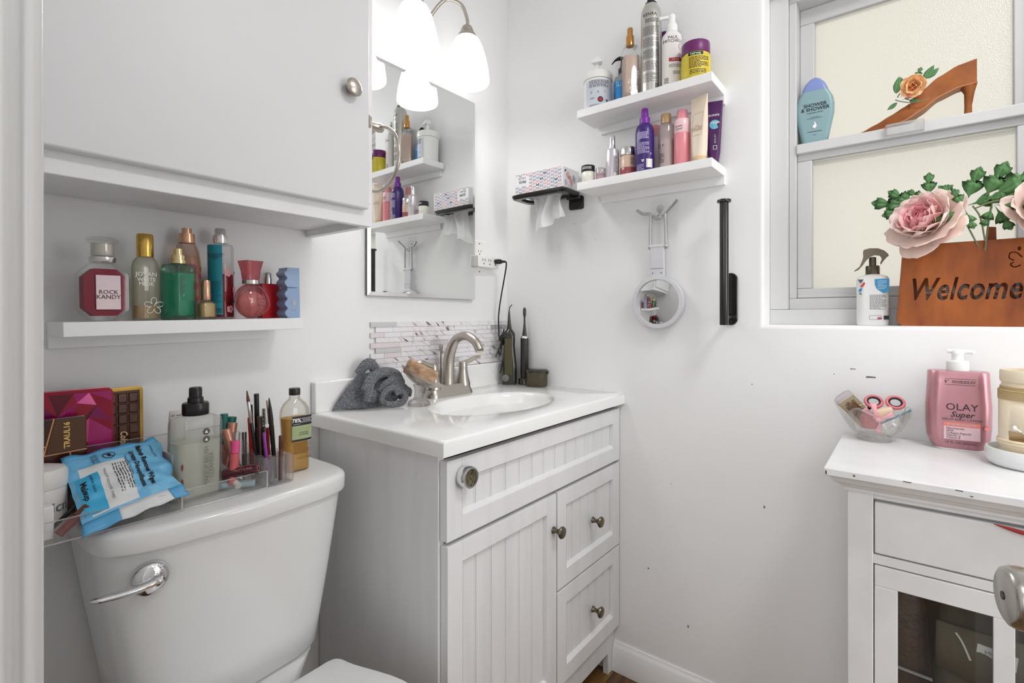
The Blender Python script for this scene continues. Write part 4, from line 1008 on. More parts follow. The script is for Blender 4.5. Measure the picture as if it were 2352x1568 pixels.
GT = 'lip tubes in the organiser'
ROSET = M('rose_tube', 'C9917C', .3, .6); TEAL = M('teal_plastic', '1F6E66', .35)
def lay(name, label, cat, a, c, r, mt, capm=None, group=GT, split=.55, r2=None):
    segs = [('tube', 0, split, r, r, mt), ('cap', split + .005, 1, r2 or r, r2 or r, capm or mt)]
    return pen(name, label, cat, a, c, segs, group)
lay('lip_gloss', 'dark green capped tube standing upright behind the rose gold tubes', 'make-up', (.420, 1.05, TZL + .012), (.4233, 1.05, .9206), .007, M('clear_pink', 'D9A7A0', .3), TEAL)
lay('lip_gloss', 'green square capped tube leaning to the right in the organiser', 'make-up', (.425, 1.06, TZL + .012), (.4412, 1.06, .911), .0075, WPL, TEAL, r2=.0095)
lay('lip_gloss', 'rose gold tube with open round end leaning in the organiser', 'make-up', (.436, 1.01, TZL + .012), (.4143, 1.02, .8966), .0085, SILVER, ROSET, split=.3)
lay('lip_gloss', 'rose gold tube leaning against the green capped one', 'make-up', (.420, 1.035, TZL + .012), (.4345, 1.04, .9031), .009, ROSET, ROSET)
lay('lip_gloss', 'clear capped gloss tube with pinkish tip leaning right', 'make-up', (.425, 1.02, TZL + .012), (.4367, 1.03, .8854), .008, M('rosy_gloss', '9E5A55', .25), CLEAR('clear_cap', 'F0F0F0', .14, .25, 'DADADA'))
lay('lip_gloss', 'bright pink capped coral stick leaning against the divider', 'make-up', (.418, 1.0, TZL + .012), (.4236, 1.0, .8751), .008, M('coral_stick', 'D5656B', .35), M('hot_pink', 'E7588E', .35), split=.72)
lay('lip_gloss', 'white slim tube lying across the organiser floor', 'make-up', (.412, 1.066, .838), (.4225, .985, .7925), .0062, M('off_white_plastic', 'E4E0DC', .35))
o, q, L = pen('liquid_lipstick', 'dark wine liquid lipstick lying on the organiser front edge', 'lipstick', (.407, 1.012, .8135), (.4500, .966, .8235), [('tube', 0, .62, .0092, .0092, M('wine_gloss', '4B0F18', .15, coat=.5)), ('cap', .622, 1, .0098, .0098, M('wine_gloss', '4B0F18'))], GT)
qi = q.to_3x3().inverted(); FN = qi @ Vector((-.15, -.87, .47)); FN.z = 0; FN.normalize(); UPV = FN.cross(Vector((0, 0, 1)))
UPV = -UPV if (q.to_3x3() @ UPV).z < 0 else UPV
FR = Matrix(((0, UPV.x, 0), (0, UPV.y, 0), (1, UPV.z, 0)))
text(o, 'MATTE INK', .0062, M('rose_print', 'C78E86', .5), L * .62, 0, lambda x, z: tuple(q @ (FR @ Vector((x, z, 0)) + FN * .0100)), sx=1.1)
strip(o, 'frame_line', ell(0, 0, .0052, .0052, 16), .0012, M('rose_print', 'C78E86'), lambda x, z: tuple(q @ Vector((x, z, L + .0004))), True)
lay('lip_gloss', 'pale blue tube lying behind the organiser front wall', 'make-up', (.385, 1.03, .7925), (.4500, .980, .7935), .0068, M('pale_blue', 'AFC9D3', .3), split=.6)

# --- makeup brush cleanser bottle
t = thing('cleanser_bottle', 'large clear bottle of brush cleanser with black spray cap in the organiser', 'bottle', (.362, 1.0185, TZL + .003), 6)
G().rl([(0, .074, .044, .012), (.003, .080, .050, .014), (.131, .080, .050, .014), (.139, .078, .048, .014), (.144, .062, .042, .018), (.147, .036, .036, .018)], 7).build('bottle', CLEAR('cleanser_glass', 'F8F9F5', .09, .04), t, smooth=45)
G().rl([(.005, .070, .040, .010), (.100, .073, .043, .011)], 6).build('liquid', LIQ('pale_green_liquid', 'F6F7EE', .5, 'EAEBDF'), t, smooth=45)
c = G().lathe([(.0205, .147), (.0215, .149), (.0215, .166), (.020, .169), (.013, .170), (.0125, .178), (.0105, .179), (.0105, .194), (.009, .1965), (.001, .197)], 30).build('spray_cap', BLK, t)
f = flat(-.0252); GPR = M('olive_print', '77776A', .6)
text(t, 'MAKEUP BRUSH\nCLEANSER', .0105, GPR, .011, .056, f, deg=90, sx=.95)
for z in (.118, .104):
    poly(t, 'round_mark', ell(.006, z, .0062, .0062), M('brown_grey_print', '5C5650', .6), f); poly(t, 'mark', [(.003, z - .002), (.009, z - .003), (.006, z + .003)], INKW, flat(-.0257))
for z in (.036, .062): poly(t, 'round_mark', ell(-.0335, z, .0022, .006), M('red_brown_print', '7A3A34', .6), flat(-.0238))

t = thing('gel_tube', 'white tube lettered with a black slogan behind the cleanser bottle', 'tube', (.3545, 1.085, TZL + .003), 0)
G().rl([(0, .03, .028, .012), (.02, .034, .03, .013), (.13, .028, .014, .006), (.148, .026, .003, .001)], 6).build('tube', M('off_white_plastic', 'E4E0DC'), t)
text(t, 'SLEEK', .0085, INK, -.001, .136, lambda x, z: (x, -.0045, z), bold=.0003, shear=.15)
for k, x in enumerate((.3285, .333, .3375)):
    t = thing('sample_card', ('white folded card standing left of the cleanser bottle', 'white folded card wedged against the cleanser bottle', 'white folded card between two others in the organiser')[k], 'card', (x - .004, 1.045, TZL + .003), 0, 'white cards in the organiser')
    G().b(-.0015, .0015, -.03, .03, 0, .082 - k * .003).build('card', WPL, t)

# --- palettes leaning on the wall
def palette(name, label, x, y, w, h, lean, mt, rad=.012, th=.009):
    t = thing(name, label, 'palette', (x, y, TZL + .0035), 0, 'make-up palettes behind the wipes', rx=-lean)
    q = []
    for cx, cz, a0 in ((w / 2 - rad, rad, -PI / 2), (w / 2 - rad, h - rad, 0), (-w / 2 + rad, h - rad, PI / 2), (-w / 2 + rad, rad, PI)):
        q += [(cx + rad * math.cos(a0 + PI / 2 * i / 5), cz + rad * math.sin(a0 + PI / 2 * i / 5)) for i in range(6)]
    G().prism(q, -th / 2, th / 2).build('case', mt, t, smooth=0, bevel=.001)
    return t
MAG = [M('facet_' + a, h, .2, .25) for a, h in (('crimson', '8E0A2C'), ('magenta', '9C1260'), ('wine', '5A0420'), ('rose', 'C24A6E'), ('berry', '7A0A4A'), ('silver', 'D8C4C4'))]
t = palette('eyeshadow_palette', 'large crimson palette with faceted gem pattern leaning on the wall', .186, 1.118, .160, .199, 2, MAG[0])
rnd = random.Random(12); nx, nz_ = 6, 7; P = {}
for i in range(nx + 1):
    for j in range(nz_ + 1):
        jx = 0 if i in (0, nx) else rnd.uniform(-.012, .012); jz = 0 if j in (0, nz_) else rnd.uniform(-.011, .011)
        P[i, j] = (-.076 + .152 * i / nx + jx, .004 + .188 * j / nz_ + jz, -.0052 - rnd.random() * .0026)
for i in range(nx):
    for j in range(nz_):
        a, b_, c, d = P[i, j], P[i + 1, j], P[i + 1, j + 1], P[i, j + 1]
        for tri in (((a, b_, c), (a, c, d)) if rnd.random() < .5 else ((a, b_, d), (b_, c, d))):
            G().add([(u, w_, v) for u, v, w_ in tri], [(0, 1, 2)]).build('facet', rnd.choices(MAG, (6, 5, 4, 3, 4, .6))[0], t, smooth=0)
t = palette('eyeshadow_palette', 'dark chocolate-bar palette with gold edge half behind the crimson one', .243, 1.137, .145, .193, 2, M('palette_gold', 'B8923F', .38, .8), .007, .008)
G().b(-.067, .067, -.0052, -.004, .007, .187).build('chocolate_panel', M('dark_chocolate', '3A170C', .3), t)
CH = M('chocolate_square', '5A2C14', .28, mix=('3F1B0E', 40, .35, .7))
for i in range(8):
    for j in range(9):
        x0, z0 = -.0650 + i * .0163, .0095 + j * .0194
        G().loft([[(x0, -.0052, z0), (x0 + .015, -.0052, z0), (x0 + .015, -.0052, z0 + .0184), (x0, -.0052, z0 + .0184)], [(x0 + .002, -.0068, z0 + .002), (x0 + .013, -.0068, z0 + .002), (x0 + .013, -.0068, z0 + .0164), (x0 + .002, -.0068, z0 + .0164)]]).build('square', CH, t, smooth=0)
text(t, 'Colorful Rain', .0155, M('cream_print', 'E9C9A0', .5), .041, .084, flat(-.0074), deg=-90, shear=.25, bold=.0003, sx=.72)
t = palette('eyeshadow_palette', 'small brown palette with gold lines in front of the crimson one', .163, 1.088, .118, .158, 3, M('brown_gloss_case', '4A2012', .22, mix=('2A0A08', 14, .35, .65)), .004, .010)
f = flat(-.0055)
for q in ([(.018, .158), (.005, .100), (.059, .102)], [(.008, .114), (-.045, .126)], [(.037, .101), (.046, .05)]): strip(t, 'gold_line', q, .0018, M('copper_line', 'C9915F', .35, .5), f)
poly(t, 'sheen_panel', [(.020, .156), (.058, .156), (.058, .104), (.008, .102)], M('olive_brown_gloss', '54331B', .2), flat(-.0051)); text(t, 'TRAUL16', .0105, INKGOLD, .034, .129, f, deg=90, bold=.0003)

# --- makeup wipes pack, slumped over the organiser
t = thing('wipes_pack', 'crumpled blue and white pack of make-up wipes lying over the organiser front', 'wipes', (.25, 1.0, .84), 0)
CA, CB_, CC, CD = [Vector(v) - Vector((.25, 1.0, .84)) for v in ((.186, 1.062, .876), (.318, 1.066, .884), (.322, .975, .824), (.190, .958, .803))]
NRM = (CB_ - CA).cross(CD - CA).normalized(); NRM = NRM if NRM.z > 0 else -NRM
def wp(u, v, k=1):
    p = CA * (1 - u) * (1 - v) + CB_ * u * (1 - v) + CC * u * v + CD * (1 - u) * v
    su = max(0, math.sin(PI * min(1, max(0, u)))) ** .45; sv = max(0, math.sin(PI * (.04 + .92 * v))) ** .6
    wr = .0016 * math.sin(17 * u + 9 * v) + .0014 * math.sin(31 * v - 12 * u * u) + .0022 * math.sin(8 * u + 23 * v) * max(0, u - .55) * 2
    return p + NRM * ((.0125 * su * sv + wr * sv) if k > 0 else -(.011 * su * sv)) + Vector((.004 * math.sin(14 * v), 0, 0)) * (1 if u > .9 else 0)
NU = 26
secs = []
for j in range(31):
    v = j / 30
    secs.append([wp(i / NU, v, 1) for i in range(NU + 1)] + [wp(1 - i / NU, v, -1) for i in range(1, NU)])
G().loft(secs).build('pack', M('wipes_blue', '74BDE6', .32, bump=(55, .5, .006)), t, smooth=60)
def fl_(u, v): return wp(u, 0) + (wp(u, 0) - wp(u, .06)).normalized() * .012 * v + NRM * .003 * math.sin(20 * u) * v
G().grid(fl_, 24, 2).build('seal', M('wipes_deep_blue', '5BACDD', .35), t, thick=.001)
def fb_(u, v): return wp(u, 1) + Vector((.006 * (u - .3), -.010, -.010)) * v * 1.5 + NRM * .002 * math.sin(24 * u) * v
G().grid(lambda u, v: fb_(u * .34, v), 12, 3).build('seal', M('wipes_deep_blue', '5BACDD'), t, thick=.001)
G().grid(lambda u, v: fb_(.34 + u * .52, v), 14, 3).build('seal', M('wipes_white', 'E3E5E6', .4), t, thick=.001)
G().grid(lambda u, v: fb_(.86 + u * .14, v), 6, 3).build('seal', M('wipes_deep_blue', '5BACDD'), t, thick=.001)
WU, WV = .137, .118
def ws(k): return lambda x, z: tuple(wp(.5 + x / WU, .5 - z / WV) + NRM * k)
def wpatch(name, u0, u1, v0, v1, m, k):
    f = ws(k); G().grid(lambda a, b_: f((u0 + (u1 - u0) * a - .5) * WU, (.5 - v0 - (v1 - v0) * b_) * WV), 14, 14).build(name, m, t, smooth=60)
wpatch('white_panel', .10, .56, .22, .97, M('wipes_white', 'E3E5E6'), .0006)
wpatch('blue_panel', .045, .26, .36, .95, M('wipes_cyan', '3FB0E0', .35), .0010)
f = ws(.0013)
text(t, 'Makeup Remover Wipes', .0105, INK, .033, .006, f, deg=-90, bold=.0004, sx=.92); text(t, 'Lingettes D\u00e9maquillantes', .0098, INK, .020, .002, f, deg=-90, bold=.0003, sx=.86)
text(t, 'amazon basics', .0062, INK, .052, .033, f, deg=-90); text(t, 'Makeup', .0105, INK, -.055, -.012, f, deg=-90, bold=.0004); text(t, 'amazon basics', .0062, INK, -.043, -.003, f, deg=-90)
text(t, 'DO NOT\nFLUSH', .0062, INK, -.030, .046, f, deg=-90); fine(t, .060, .022, 6, INK, f, -.002, -.006, 71, .3, -90); text(t, 'Fragrance Free / Sans Parfum', .0042, INK, .010, .012, f, deg=-90); text(t, 'MAKEUP REMOVER WIPES', .0052, M('tan_grey_print', '8C8478', .6), -.024, -.012, f, deg=-90)
strip(t, 'no_flush_mark', ell(-.010, .047, .0085, .0085, 24), .0011, INK, f, True); strip(t, 'no_flush_mark', [(-.016, .053), (-.004, .041)], .0011, INK, f); poly(t, 'no_flush_figure', [(-.012, .042), (-.008, .042), (-.007, .051), (-.012, .052)], INK, f)

t = thing('face_cream_tub', 'round white tub lettered in grey behind the wipes pack', 'tub', (.155, 1.043, TZL + .003), 0)
G().lathe([(.029, 0), (.033, .004), (.034, .06), (.033, .064)], 36).build('tub', M('off_white_plastic', 'E4E0DC'), t)
G().lathe([(.0345, .0645), (.035, .067), (.0345, .086), (.031, .092), (.018, .096), (.001, .097)], 36).build('lid', M('off_white_plastic', 'E4E0DC'), t)
text(t, 'cicn', .022, INKG, .018, .036, cyl(.0343))
t = thing('small_carton', 'small white carton at the left end of the organiser', 'box', (.143, .989, TZL + .003), 0)
G().b(-.02, .02, -.008, .008, 0, .048).build('carton', WPL, t, bevel=.0015); text(t, '+', .012, INKG, 0, .024, flat(-.0082))
pen('lip_crayon', 'stubby brown-red lip crayon with round end lying in front of the wipes', 'lipstick', (.166, .973, .7925), (.2025, .980, .822), [('barrel', 0, .62, .0062, .0066, M('brick_red', '7A1F16', .3)), ('cap', .625, .985, .0072, .0075, M('brown_cap', '5A2A18', .2, coat=.4))], None)
pen('eye_pencil', 'black pencil lying along the organiser behind the lip crayon', 'pencil', (.160, 1.0, .792), (.197, 1.005, .8245), [('barrel', 0, 1, .0032, .003, BLK)], None)
pen('lip_crayon', 'coral stick standing in the front left corner of the organiser', 'lipstick', (.130, .975, TZL + .003), (.134, .976, .840), [('barrel', 0, 1, .006, .006, M('coral_stick', 'D5656B'))], None)

# --- bath oil
t = thing('oil_bottle', 'clear bottle of golden oil with black cap at the vanity end of the tank', 'bottle', (.5590, 1.036, TZL), -4)
prof = ((0, .052, .036, .014), (.003, .058, .040, .017), (.030, .058, .041, .018), (.055, .054, .038, .017), (.085, .055, .039, .017), (.115, .060, .041, .018), (.130, .057, .040, .018), (.142, .045, .035, .016), (.151, .026, .024, .012), (.154, .022, .022, .011))
G().rl(prof + ((.163, .021, .021, .0105),), 7).build('bottle', CLEAR('oil_bottle_glass', 'F0EFE8', .1, .03), t, smooth=50)
G().rl([(z + .003 if z == 0 else z, w - .004, d - .004, r - .002) for z, w, d, r in prof[:5]] + [(.112, .0555, .0368, .016)], 7).build('oil', LIQ('golden_oil', 'F9D27C', .4, 'F0BC50'), t, smooth=50)
G().lathe([(.0112, .160), (.0115, .161), (.0115, .173), (.0105, .1745), (.001, .175)], 28).build('cap', M('brown_black_plastic', '2A2320', .35), t)
f = lambda x, z: (x, -(.0212 if z > .095 else .0205) + .0 + (abs(x) / .03) ** 4 * .006 - .0012, z)
patch(t, 'black_band', .044, .020, M('navy_black', '1C2030', .5), f, .007, .107); patch(t, 'green_band', .044, .029, M('sage_green', 'A9B98A', .5), f, .007, .0825); patch(t, 'navy_band', .044, .004, M('navy_black', '1C2030'), f, .007, .066)
f2 = lambda x, z: (f(x, z)[0], f(x, z)[1] - .0005, z)
text(t, '78%', .0115, INKW, -.006, .108, f2, bold=.0003); text(t, 'DE PLASTIQUE\nEN MOINS\nLESS PACKAGING', .0042, INKW, .0165, .1075, f2, sx=.85); strip(t, 'rule', [(-.013, .1005), (.002, .1005)], .0006, INKW, f2)
fine(t, .036, .004, 2, M('dark_green_print', '3F4A2E', .6), f2, .008, .090, 81); text(t, 'AMANDE\nALMOND', .0048, M('dark_green_print', '3F4A2E'), .010, .0795, f2); fine(t, .038, .024, 8, M('brown_oil_print', '7E4E12', .6), f, .008, .049, 82, .4); text(t, "L'OCCITANE", .0055, M('brown_oil_print', '7E4E12'), .012, .028, f2)
# ------------------------------------------------------------------ sink top: cloth, soap, dental things, cord and outlet
CZ = .8722
t = None
# crumpled washcloth, one sheet: a tent-shaped flap, folds and rolls
CLO = M('grey_terry', '9A9EA5', .95, bump=(520, 1.0, .006), mix=('5C5E62', 320, .36, .66))
g = G()
def fold(path, rad, flat_, seg=12):
    p = bez(*path, n=6); n = len(p); r = [rad[min(len(rad) - 1, int(i / n * len(rad)))] * .80 for i in range(n)]
    for k in range(3): r = [r[0]] + [(r[i - 1] + r[i] + r[i + 1]) / 3 for i in range(1, n - 1)] + [r[-1]]
    g.tube(p, r, seg, True, flat_)
# flap rising from the front left corner to the back ledge
def flap(u, v):
    a = Vector((-.112, .034, 0)); b_ = Vector((.045, -.024, .001)); c = Vector((-.035, .032, .092)); d = Vector((.055, .010, .075))
    p = a * (1 - u) * (1 - v) + b_ * u * (1 - v) + c * v * (1 - u) + d * u * v
    return p + Vector((0, -.010 * math.sin(PI * v) * u, -.012 * math.sin(PI * u) * (1 - v) * 0 + .004 * math.sin(9 * u + 4 * v)))
vs = [flap(i / 16, j / 12) for j in range(13) for i in range(17)]
top_ = [[flap(i / 16, j / 12) for i in range(17)] for j in range(13)]
g.loft([[p + Vector((0, -.0025, .002)) for p in r] + [p + Vector((0, .003, 0)) for p in reversed(r)] for r in top_])
fold([(-.035, .034, .088), (-.018, .030, .108), (.0, .030, .112), (.014, .028, .094), (.012, .024, .070)], [.010, .012, .013, .013, .012], 1.5)
fold([(-.052, -.012, .050), (-.035, -.010, .072), (-.008, .0, .083), (.03, .004, .088), (.068, .006, .078), (.085, .004, .055)], [.010, .014, .016, .017, .016, .012], 1.1)
fold([(-.048, -.022, .022), (-.040, -.018, .045), (-.028, -.012, .066), (-.005, .0, .075)], [.013, .014, .013, .012], 1)
fold([(-.012, -.020, .042), (.012, -.016, .058), (.045, -.010, .066), (.082, -.006, .056)], [.009, .012, .012, .010], 1.2)
fold([(.0, -.030, .012), (-.012, -.034, .026), (.0, -.036, .046), (.022, -.036, .050), (.040, -.036, .040)], [.008, .009, .010, .010, .009], 1.2)
fold([(-.004, -.038, .013), (.018, -.044, .009), (.046, -.046, .012), (.060, -.042, .026), (.050, -.038, .038), (.028, -.036, .034)], [.009, .010, .010, .009, .008], 1.2)
fold([(.020, -.014, .040), (.045, -.018, .045), (.070, -.016, .040), (.092, -.010, .030)], [.016, .020, .020, .014], 1.1)
fold([(.050, -.030, .022), (.070, -.030, .030), (.086, -.024, .034), (.094, -.018, .020)], [.012, .013, .012, .008], 1.2)
fold([(-.03, .0, .030), (.02, .0, .035), (.07, .004, .030)], [.026, .030, .024], 1)
for p in g.v: p.z = max(p.z, .0006)
o = g.build('washcloth', CLO, None, smooth=70, loc=(.822, 1.102, CZ)); tag(o, 'crumpled dark grey terry washcloth heaped beside the soap dish', 'cloth')
q = o.modifiers.new('remesh', 'REMESH'); q.mode = 'VOXEL'; q.voxel_size = .0020; q.use_smooth_shade = True
q = o.modifiers.new('smooth', 'SMOOTH'); q.factor = .5; q.iterations = 2

t = thing('soap_dish', 'clear plastic leaf-shaped soap dish on a pedestal beside the faucet', 'soap dish', (.908, 1.036, CZ), 0)
DISH = CLEAR('dish_plastic', 'F3EFEC', .12, .16, 'DDD7D4')
G().lathe([(.030, 0), (.0305, .006), (.027, .012), (.016, .017), (.0125, .024), (.012, .045), (.016, .056)], 32).build('pedestal', DISH, t)
SD = Matrix.Translation((.004, -.001, .074)) @ Matrix.Rotation(math.radians(-28), 4, 'Z') @ Matrix.Rotation(math.radians(27), 4, 'Y')
def leafb(u, v):
    a = 2 * PI * u; r = v
    x = r * .068 * math.cos(a) * (1 + .12 * math.cos(a)); y = r * .036 * math.sin(a) * (1 - .15 * math.cos(a)) * (1 if math.cos(a) < .6 else 1 - (math.cos(a) - .6) * .9)
    return SD @ Vector((x, y, -.020 + .026 * r ** 2.2 + .004 * math.cos(2 * a) * r))
G().grid(leafb, 48, 10).build('bowl', DISH, t, smooth=80, thick=.003)
WOODY = M('wood_grain_soap', 'C8A682', .5, mix=('83603F', 30, .40, .66), stretch=(.25, 1.8, 1.8))
o = G().b(-.043, .043, -.020, .020, -.018, .024).xf(SD @ Matrix.Translation((-.004, .002, .010))).build('soap_bar', WOODY, None, bevel=.007, bseg=3, loc=(.908, 1.036, CZ))
tag(o, 'tan and brown marbled soap block resting in the leaf-shaped dish', 'soap')

DK = M('dark_olive_plastic', '2A2820', .2, coat=.4)
t = thing('water_flosser', 'dark cordless water flosser with long nozzle standing in the corner', 'water flosser', (1.392, 1.112, CZ), -50)
G().rl([(0, .050, .046, .012), (.004, .052, .048, .013), (.045, .054, .048, .014), (.07, .052, .046, .015), (.11, .044, .040, .015), (.135, .040, .037, .014), (.160, .042, .038, .015), (.176, .042, .038, .016), (.183, .036, .033, .016), (.192, .022, .022, .011), (.194, .020, .020, .010)], 7).build('body', DK, t, smooth=50)
b_ = patch(t, 'tank_window', .026, .125, M('olive_tank', '46411F', .08, coat=.6), lambda x, z: (x, -(.0245 - .0055 * max(0, min(1, (z - .05) / .08))) - .0008, z), -.003, .098, 6)
G().lathe([(.011, 0), (.012, .002), (.010, .003), (.001, .0035)], 24).rot('X', 90).mv(-.014, -.0235, .024).build('port_cover', M('grey_rubber', '6F6E6C', .4), t)
G().tube(bez((0, 0, .193), (0, 0, .215), (0, 0, .25), (.002, 0, .270), (.010, 0, .280)), [.0095 - .0078 * min(1, i / 20) for i in range(33)], 12).build('nozzle', DK, t)
t = thing('electric_toothbrush', 'black electric toothbrush upright on its charging base in the corner', 'toothbrush', (1.421, 1.066, CZ), -60)
G().rl([(0, .042, .040, .016), (.018, .042, .040, .016), (.021, .038, .036, .016)], 6).build('charging_base', DK, t, smooth=40)
G().lathe([(.0125, .021), (.0145, .024), (.0145, .15), (.0142, .162)], 28).build('handle', M('graphite', '35332F', .35, .2), t)
G().lathe([(.0143, .162), (.0143, .1645), (.011, .1695)], 28).build('chrome_ring', CHROME, t)
G().lathe([(.0085, .169), (.0055, .195), (.0036, .215), (.0034, .238)], 20).build('neck', DK, t)
G().rl([(.236, .007, .007, .003), (.246, .0115, .010, .005), (.262, .0115, .011, .005), (.268, .008, .008, .004), (.270, .004, .004, .002)], 5).build('brush_head', DK, t)
t = thing('retainer_case', 'smoky brown lidded case on the counter against the window wall', 'case', (1.407, 1.003, CZ), -72)
G().rl([(0, .064, .052, .02), (.004, .070, .058, .023), (.045, .072, .060, .024), (.048, .072, .060, .024)], 8).build('case', CLEAR('smoky_brown', '9A8A66', .12, .62, '5E5132'), t, smooth=45)
G().rl([(.0485, .074, .062, .025), (.056, .074, .062, .025), (.059, .068, .056, .023), (.060, .05, .04, .018)], 8).build('lid', M('dark_olive_plastic', '2A2820'), t, smooth=45)
G().b(.034, .041, -.008, .008, .043, .054).build('latch', BLK, t, bevel=.001)

t = thing('power_outlet', 'white wall outlet plate beside the mirror', 'outlet', (1.291, YA, 1.313), 0)
G().rl([(0, .073, .118, .004), (.003, .073, .118, .004), (.005, .068, .113, .004)], 3).rot('X', 90).mv(0, -.0005, 0).build('plate', WPL, t, smooth=30)
G().rl([(0, .034, .068, .003), (.0062, .034, .068, .003)], 3).rot('X', 90).build('receptacle', WPL, t, smooth=30)
for x, w, h in ((-.006, .0018, .007), (.006, .0018, .006)): G().b(x - w / 2, x + w / 2, -.0068, -.006, .022 - h / 2, .022 + h / 2).build('slot', BLK, t)
G().lathe([(.0024, 0), (.0024, .0006)], 10).rot('X', 90).mv(0, -.0062, .012).build('ground_hole', BLK, t)
for z in (.048, -.048): G().lathe([(.003, 0), (.0025, .001)], 12).rot('X', 90).mv(0, -.0052, z).build('screw', INKG, t)
t = thing('outlet_adapter', 'white three-way outlet adapter plugged into the lower socket', 'adapter', (1.306, YA, 1.2975), 0)
G().b(-.054, .054, -.036, -.0065, -.020, .020).build('body', WPL, t, bevel=.003, bseg=3)
for k, x in enumerate((-.026, .004, .034)):
    for dx in (-.006, .006): G().b(x + dx - .001, x + dx + .001, -.0366, -.0358, .001, .009).build('slot', BLK, t)
    G().lathe([(.0024, 0), (.0024, .0006)], 10).rot('X', 90).mv(x, -.036, -.008).build('ground_hole', BLK, t)
t = thing('charger_cable', 'black charger cord with plug, knotted in loops above the flosser', 'cord', (1.342, YA - .0365, 1.3005), 0)
G().b(-.008, .008, -.022, 0, -.008, .008).build('plug', BLK, t, bevel=.0025)
w = [(.0, -.022, 0), (.018, -.028, .001), (.028, -.024, -.012), (.033, -.010, -.06), (.033, .006, -.13), (.029, .012, -.19), (.030, .012, -.235), (.030, .010, -.262)]
G().tube(bez((0, -.020, 0), (.008, -.024, 0), (.018, -.028, 0)), [.005] * 9 + [.0045] * 2 + [.004] * 3 + [.0035] * 3, 10).build('strain_relief', BLK, t)
knot = [(.041, .010, -.262), (.052, .006, -.252), (.056, .004, -.236), (.046, .0, -.258), (.034, .0, -.275), (.038, .004, -.262), (.050, -.002, -.272), (.047, .0, -.290), (.036, -.004, -.268), (.030, .0, -.258), (.044, -.006, -.278), (.030, -.010, -.292), (.010, -.012, -.318), (.006, -.012, -.326), (.022, -.010, -.296), (.034, -.008, -.282), (.034, -.006, -.306), (.026, -.008, -.324), (.022, -.008, -.306), (.036, -.004, -.280), (.052, .0, -.272), (.062, .0, -.278), (.050, -.004, -.318), (.034, -.008, -.360), (.028, -.010, -.378), (.027, -.010, -.386), (.033, -.010, -.366), (.040, -.010, -.366), (.052, -.014, -.378)]
knot = [(.030 + (x - .041) * 1.25 - .004, y - .004, -.262 + (z + .262) * 1.0) for x, y, z in knot]
G().tube(bez(*(w + knot[1:]), n=5), .0026, 8).build('cord', BLK, t)

# ------------------------------------------------------------------ on the window
t = thing('shower_gel_bottle', 'sea green shower gel bottle with a blue cap on the window sash', 'bottle', (1.564, .2, 1.5722), -86)
BODY = ((0, .056, .020, .009), (.004, .060, .022, .010), (.03, .070, .023, .011), (.075, .088, .023, .011), (.100, .090, .023, .011), (.120, .083, .022, .011), (.141, .062, .022, .011))
G().rl(BODY, 8).build('bottle', M('sea_green', '86A5AB', .35), t, smooth=60)
G().rl([(.1412, .062, .022, .011), (.150, .056, .022, .011), (.162, .044, .021, .0105), (.172, .026, .018, .009), (.176, .012, .01, .005)], 8).build('cap', M('periwinkle', '8090C6', .35), t, smooth=60)
f = flat(-.0119); DP = M('dark_teal_print', '22333A', .6)
text(t, 'SHOWER\n& SHOWER', .0128, DP, .001, .096, f, bold=.0002, shear=.04); text(t, 'MORNING FRESH', .0048, DP, .001, .081, f); text(t, 'with lavender\nand eucalyptus fragrance', .0036, DP, 0, .068, f); fine(t, .032, .003, 1, DP, f, 0, .031, 91)
poly(t, 'flame_mark', [(-.004, .042), (.001, .039), (.005, .045), (.003, .053), (-.001, .058), (0, .050), (-.004, .047)], INKW, f); fine(t, .008, .002, 1, DP, f, 0, .022, 92)

SH = M('tan_suede', '9E5A22', .7, mix=('84471A', 30, .35, .7), bump=(300, .2, .001)); SHIN = M('tan_lining', 'C79463', .6)
t = thing('shoe_ornament', 'tan high-heeled shoe ornament with flowers standing on the window sash', 'ornament', (1.558, .098, 1.5724), -90)
# local x runs from toe (0) to heel (.215); y is across
def shoe(u):      # centre height of the sole and half-width along the shoe
    xs = [0, .03, .06, .088, .12, .15, .185, .217]; zs = [.0015, .002, .004, .010, .030, .053, .066, .070]; ws = [.003, .014, .022, .025, .022, .018, .018, .014]
    hs = [.004, .016, .029, .038, .042, .044, .048, .051]
    x = u * .217
    for i in range(7):
        if x <= xs[i + 1] + 1e-9:
            k = (x - xs[i]) / (xs[i + 1] - xs[i]); k = k * k * (3 - 2 * k) * .35 + k * .65
            return x, zs[i] + (zs[i + 1] - zs[i]) * k, ws[i] + (ws[i + 1] - ws[i]) * k, hs[i] + (hs[i + 1] - hs[i]) * k
secs = []
for i in range(41):
    x, z, w_, h_ = shoe(i / 40)
    if i < 19:                                              # closed vamp
        secs.append([(x, w_ * math.cos(a), z + h_ * max(0, math.sin(a)) ** .8 - .0015 * (math.sin(a) < 0)) for a in [2 * PI * k / 24 for k in range(24)]])
    else:                                                   # open shoe: U-shaped quarter
        o_ = [(x, w_ * math.cos(a) * (1 if a else 1), z) for a in (0, PI)]
        pts = []
        for k in range(24):
            a = 2 * PI * k / 24; sgn = 1 if math.cos(a) >= 0 else -1
            if math.sin(a) > .05: pts.append((x, w_ * (abs(math.cos(a)) ** .5 * sgn) * .93, z + (h_ if abs(math.cos(a)) > .55 else .004) * min(1, .4 + abs(math.cos(a)))))
            else: pts.append((x, w_ * math.cos(a), z - .0015 * abs(math.sin(a))))
        secs.append(pts)
G().loft(secs).build('upper', SH, t, smooth=50)
bs = []
for i in range(41):
    x, z, w_, h_ = shoe(i / 40); bs.append([(x, w_ * .98, z - .0035), (x, -w_ * .98, z - .0035), (x, -w_ * 1.02, z - .0005), (x, w_ * 1.02, z - .0005)])
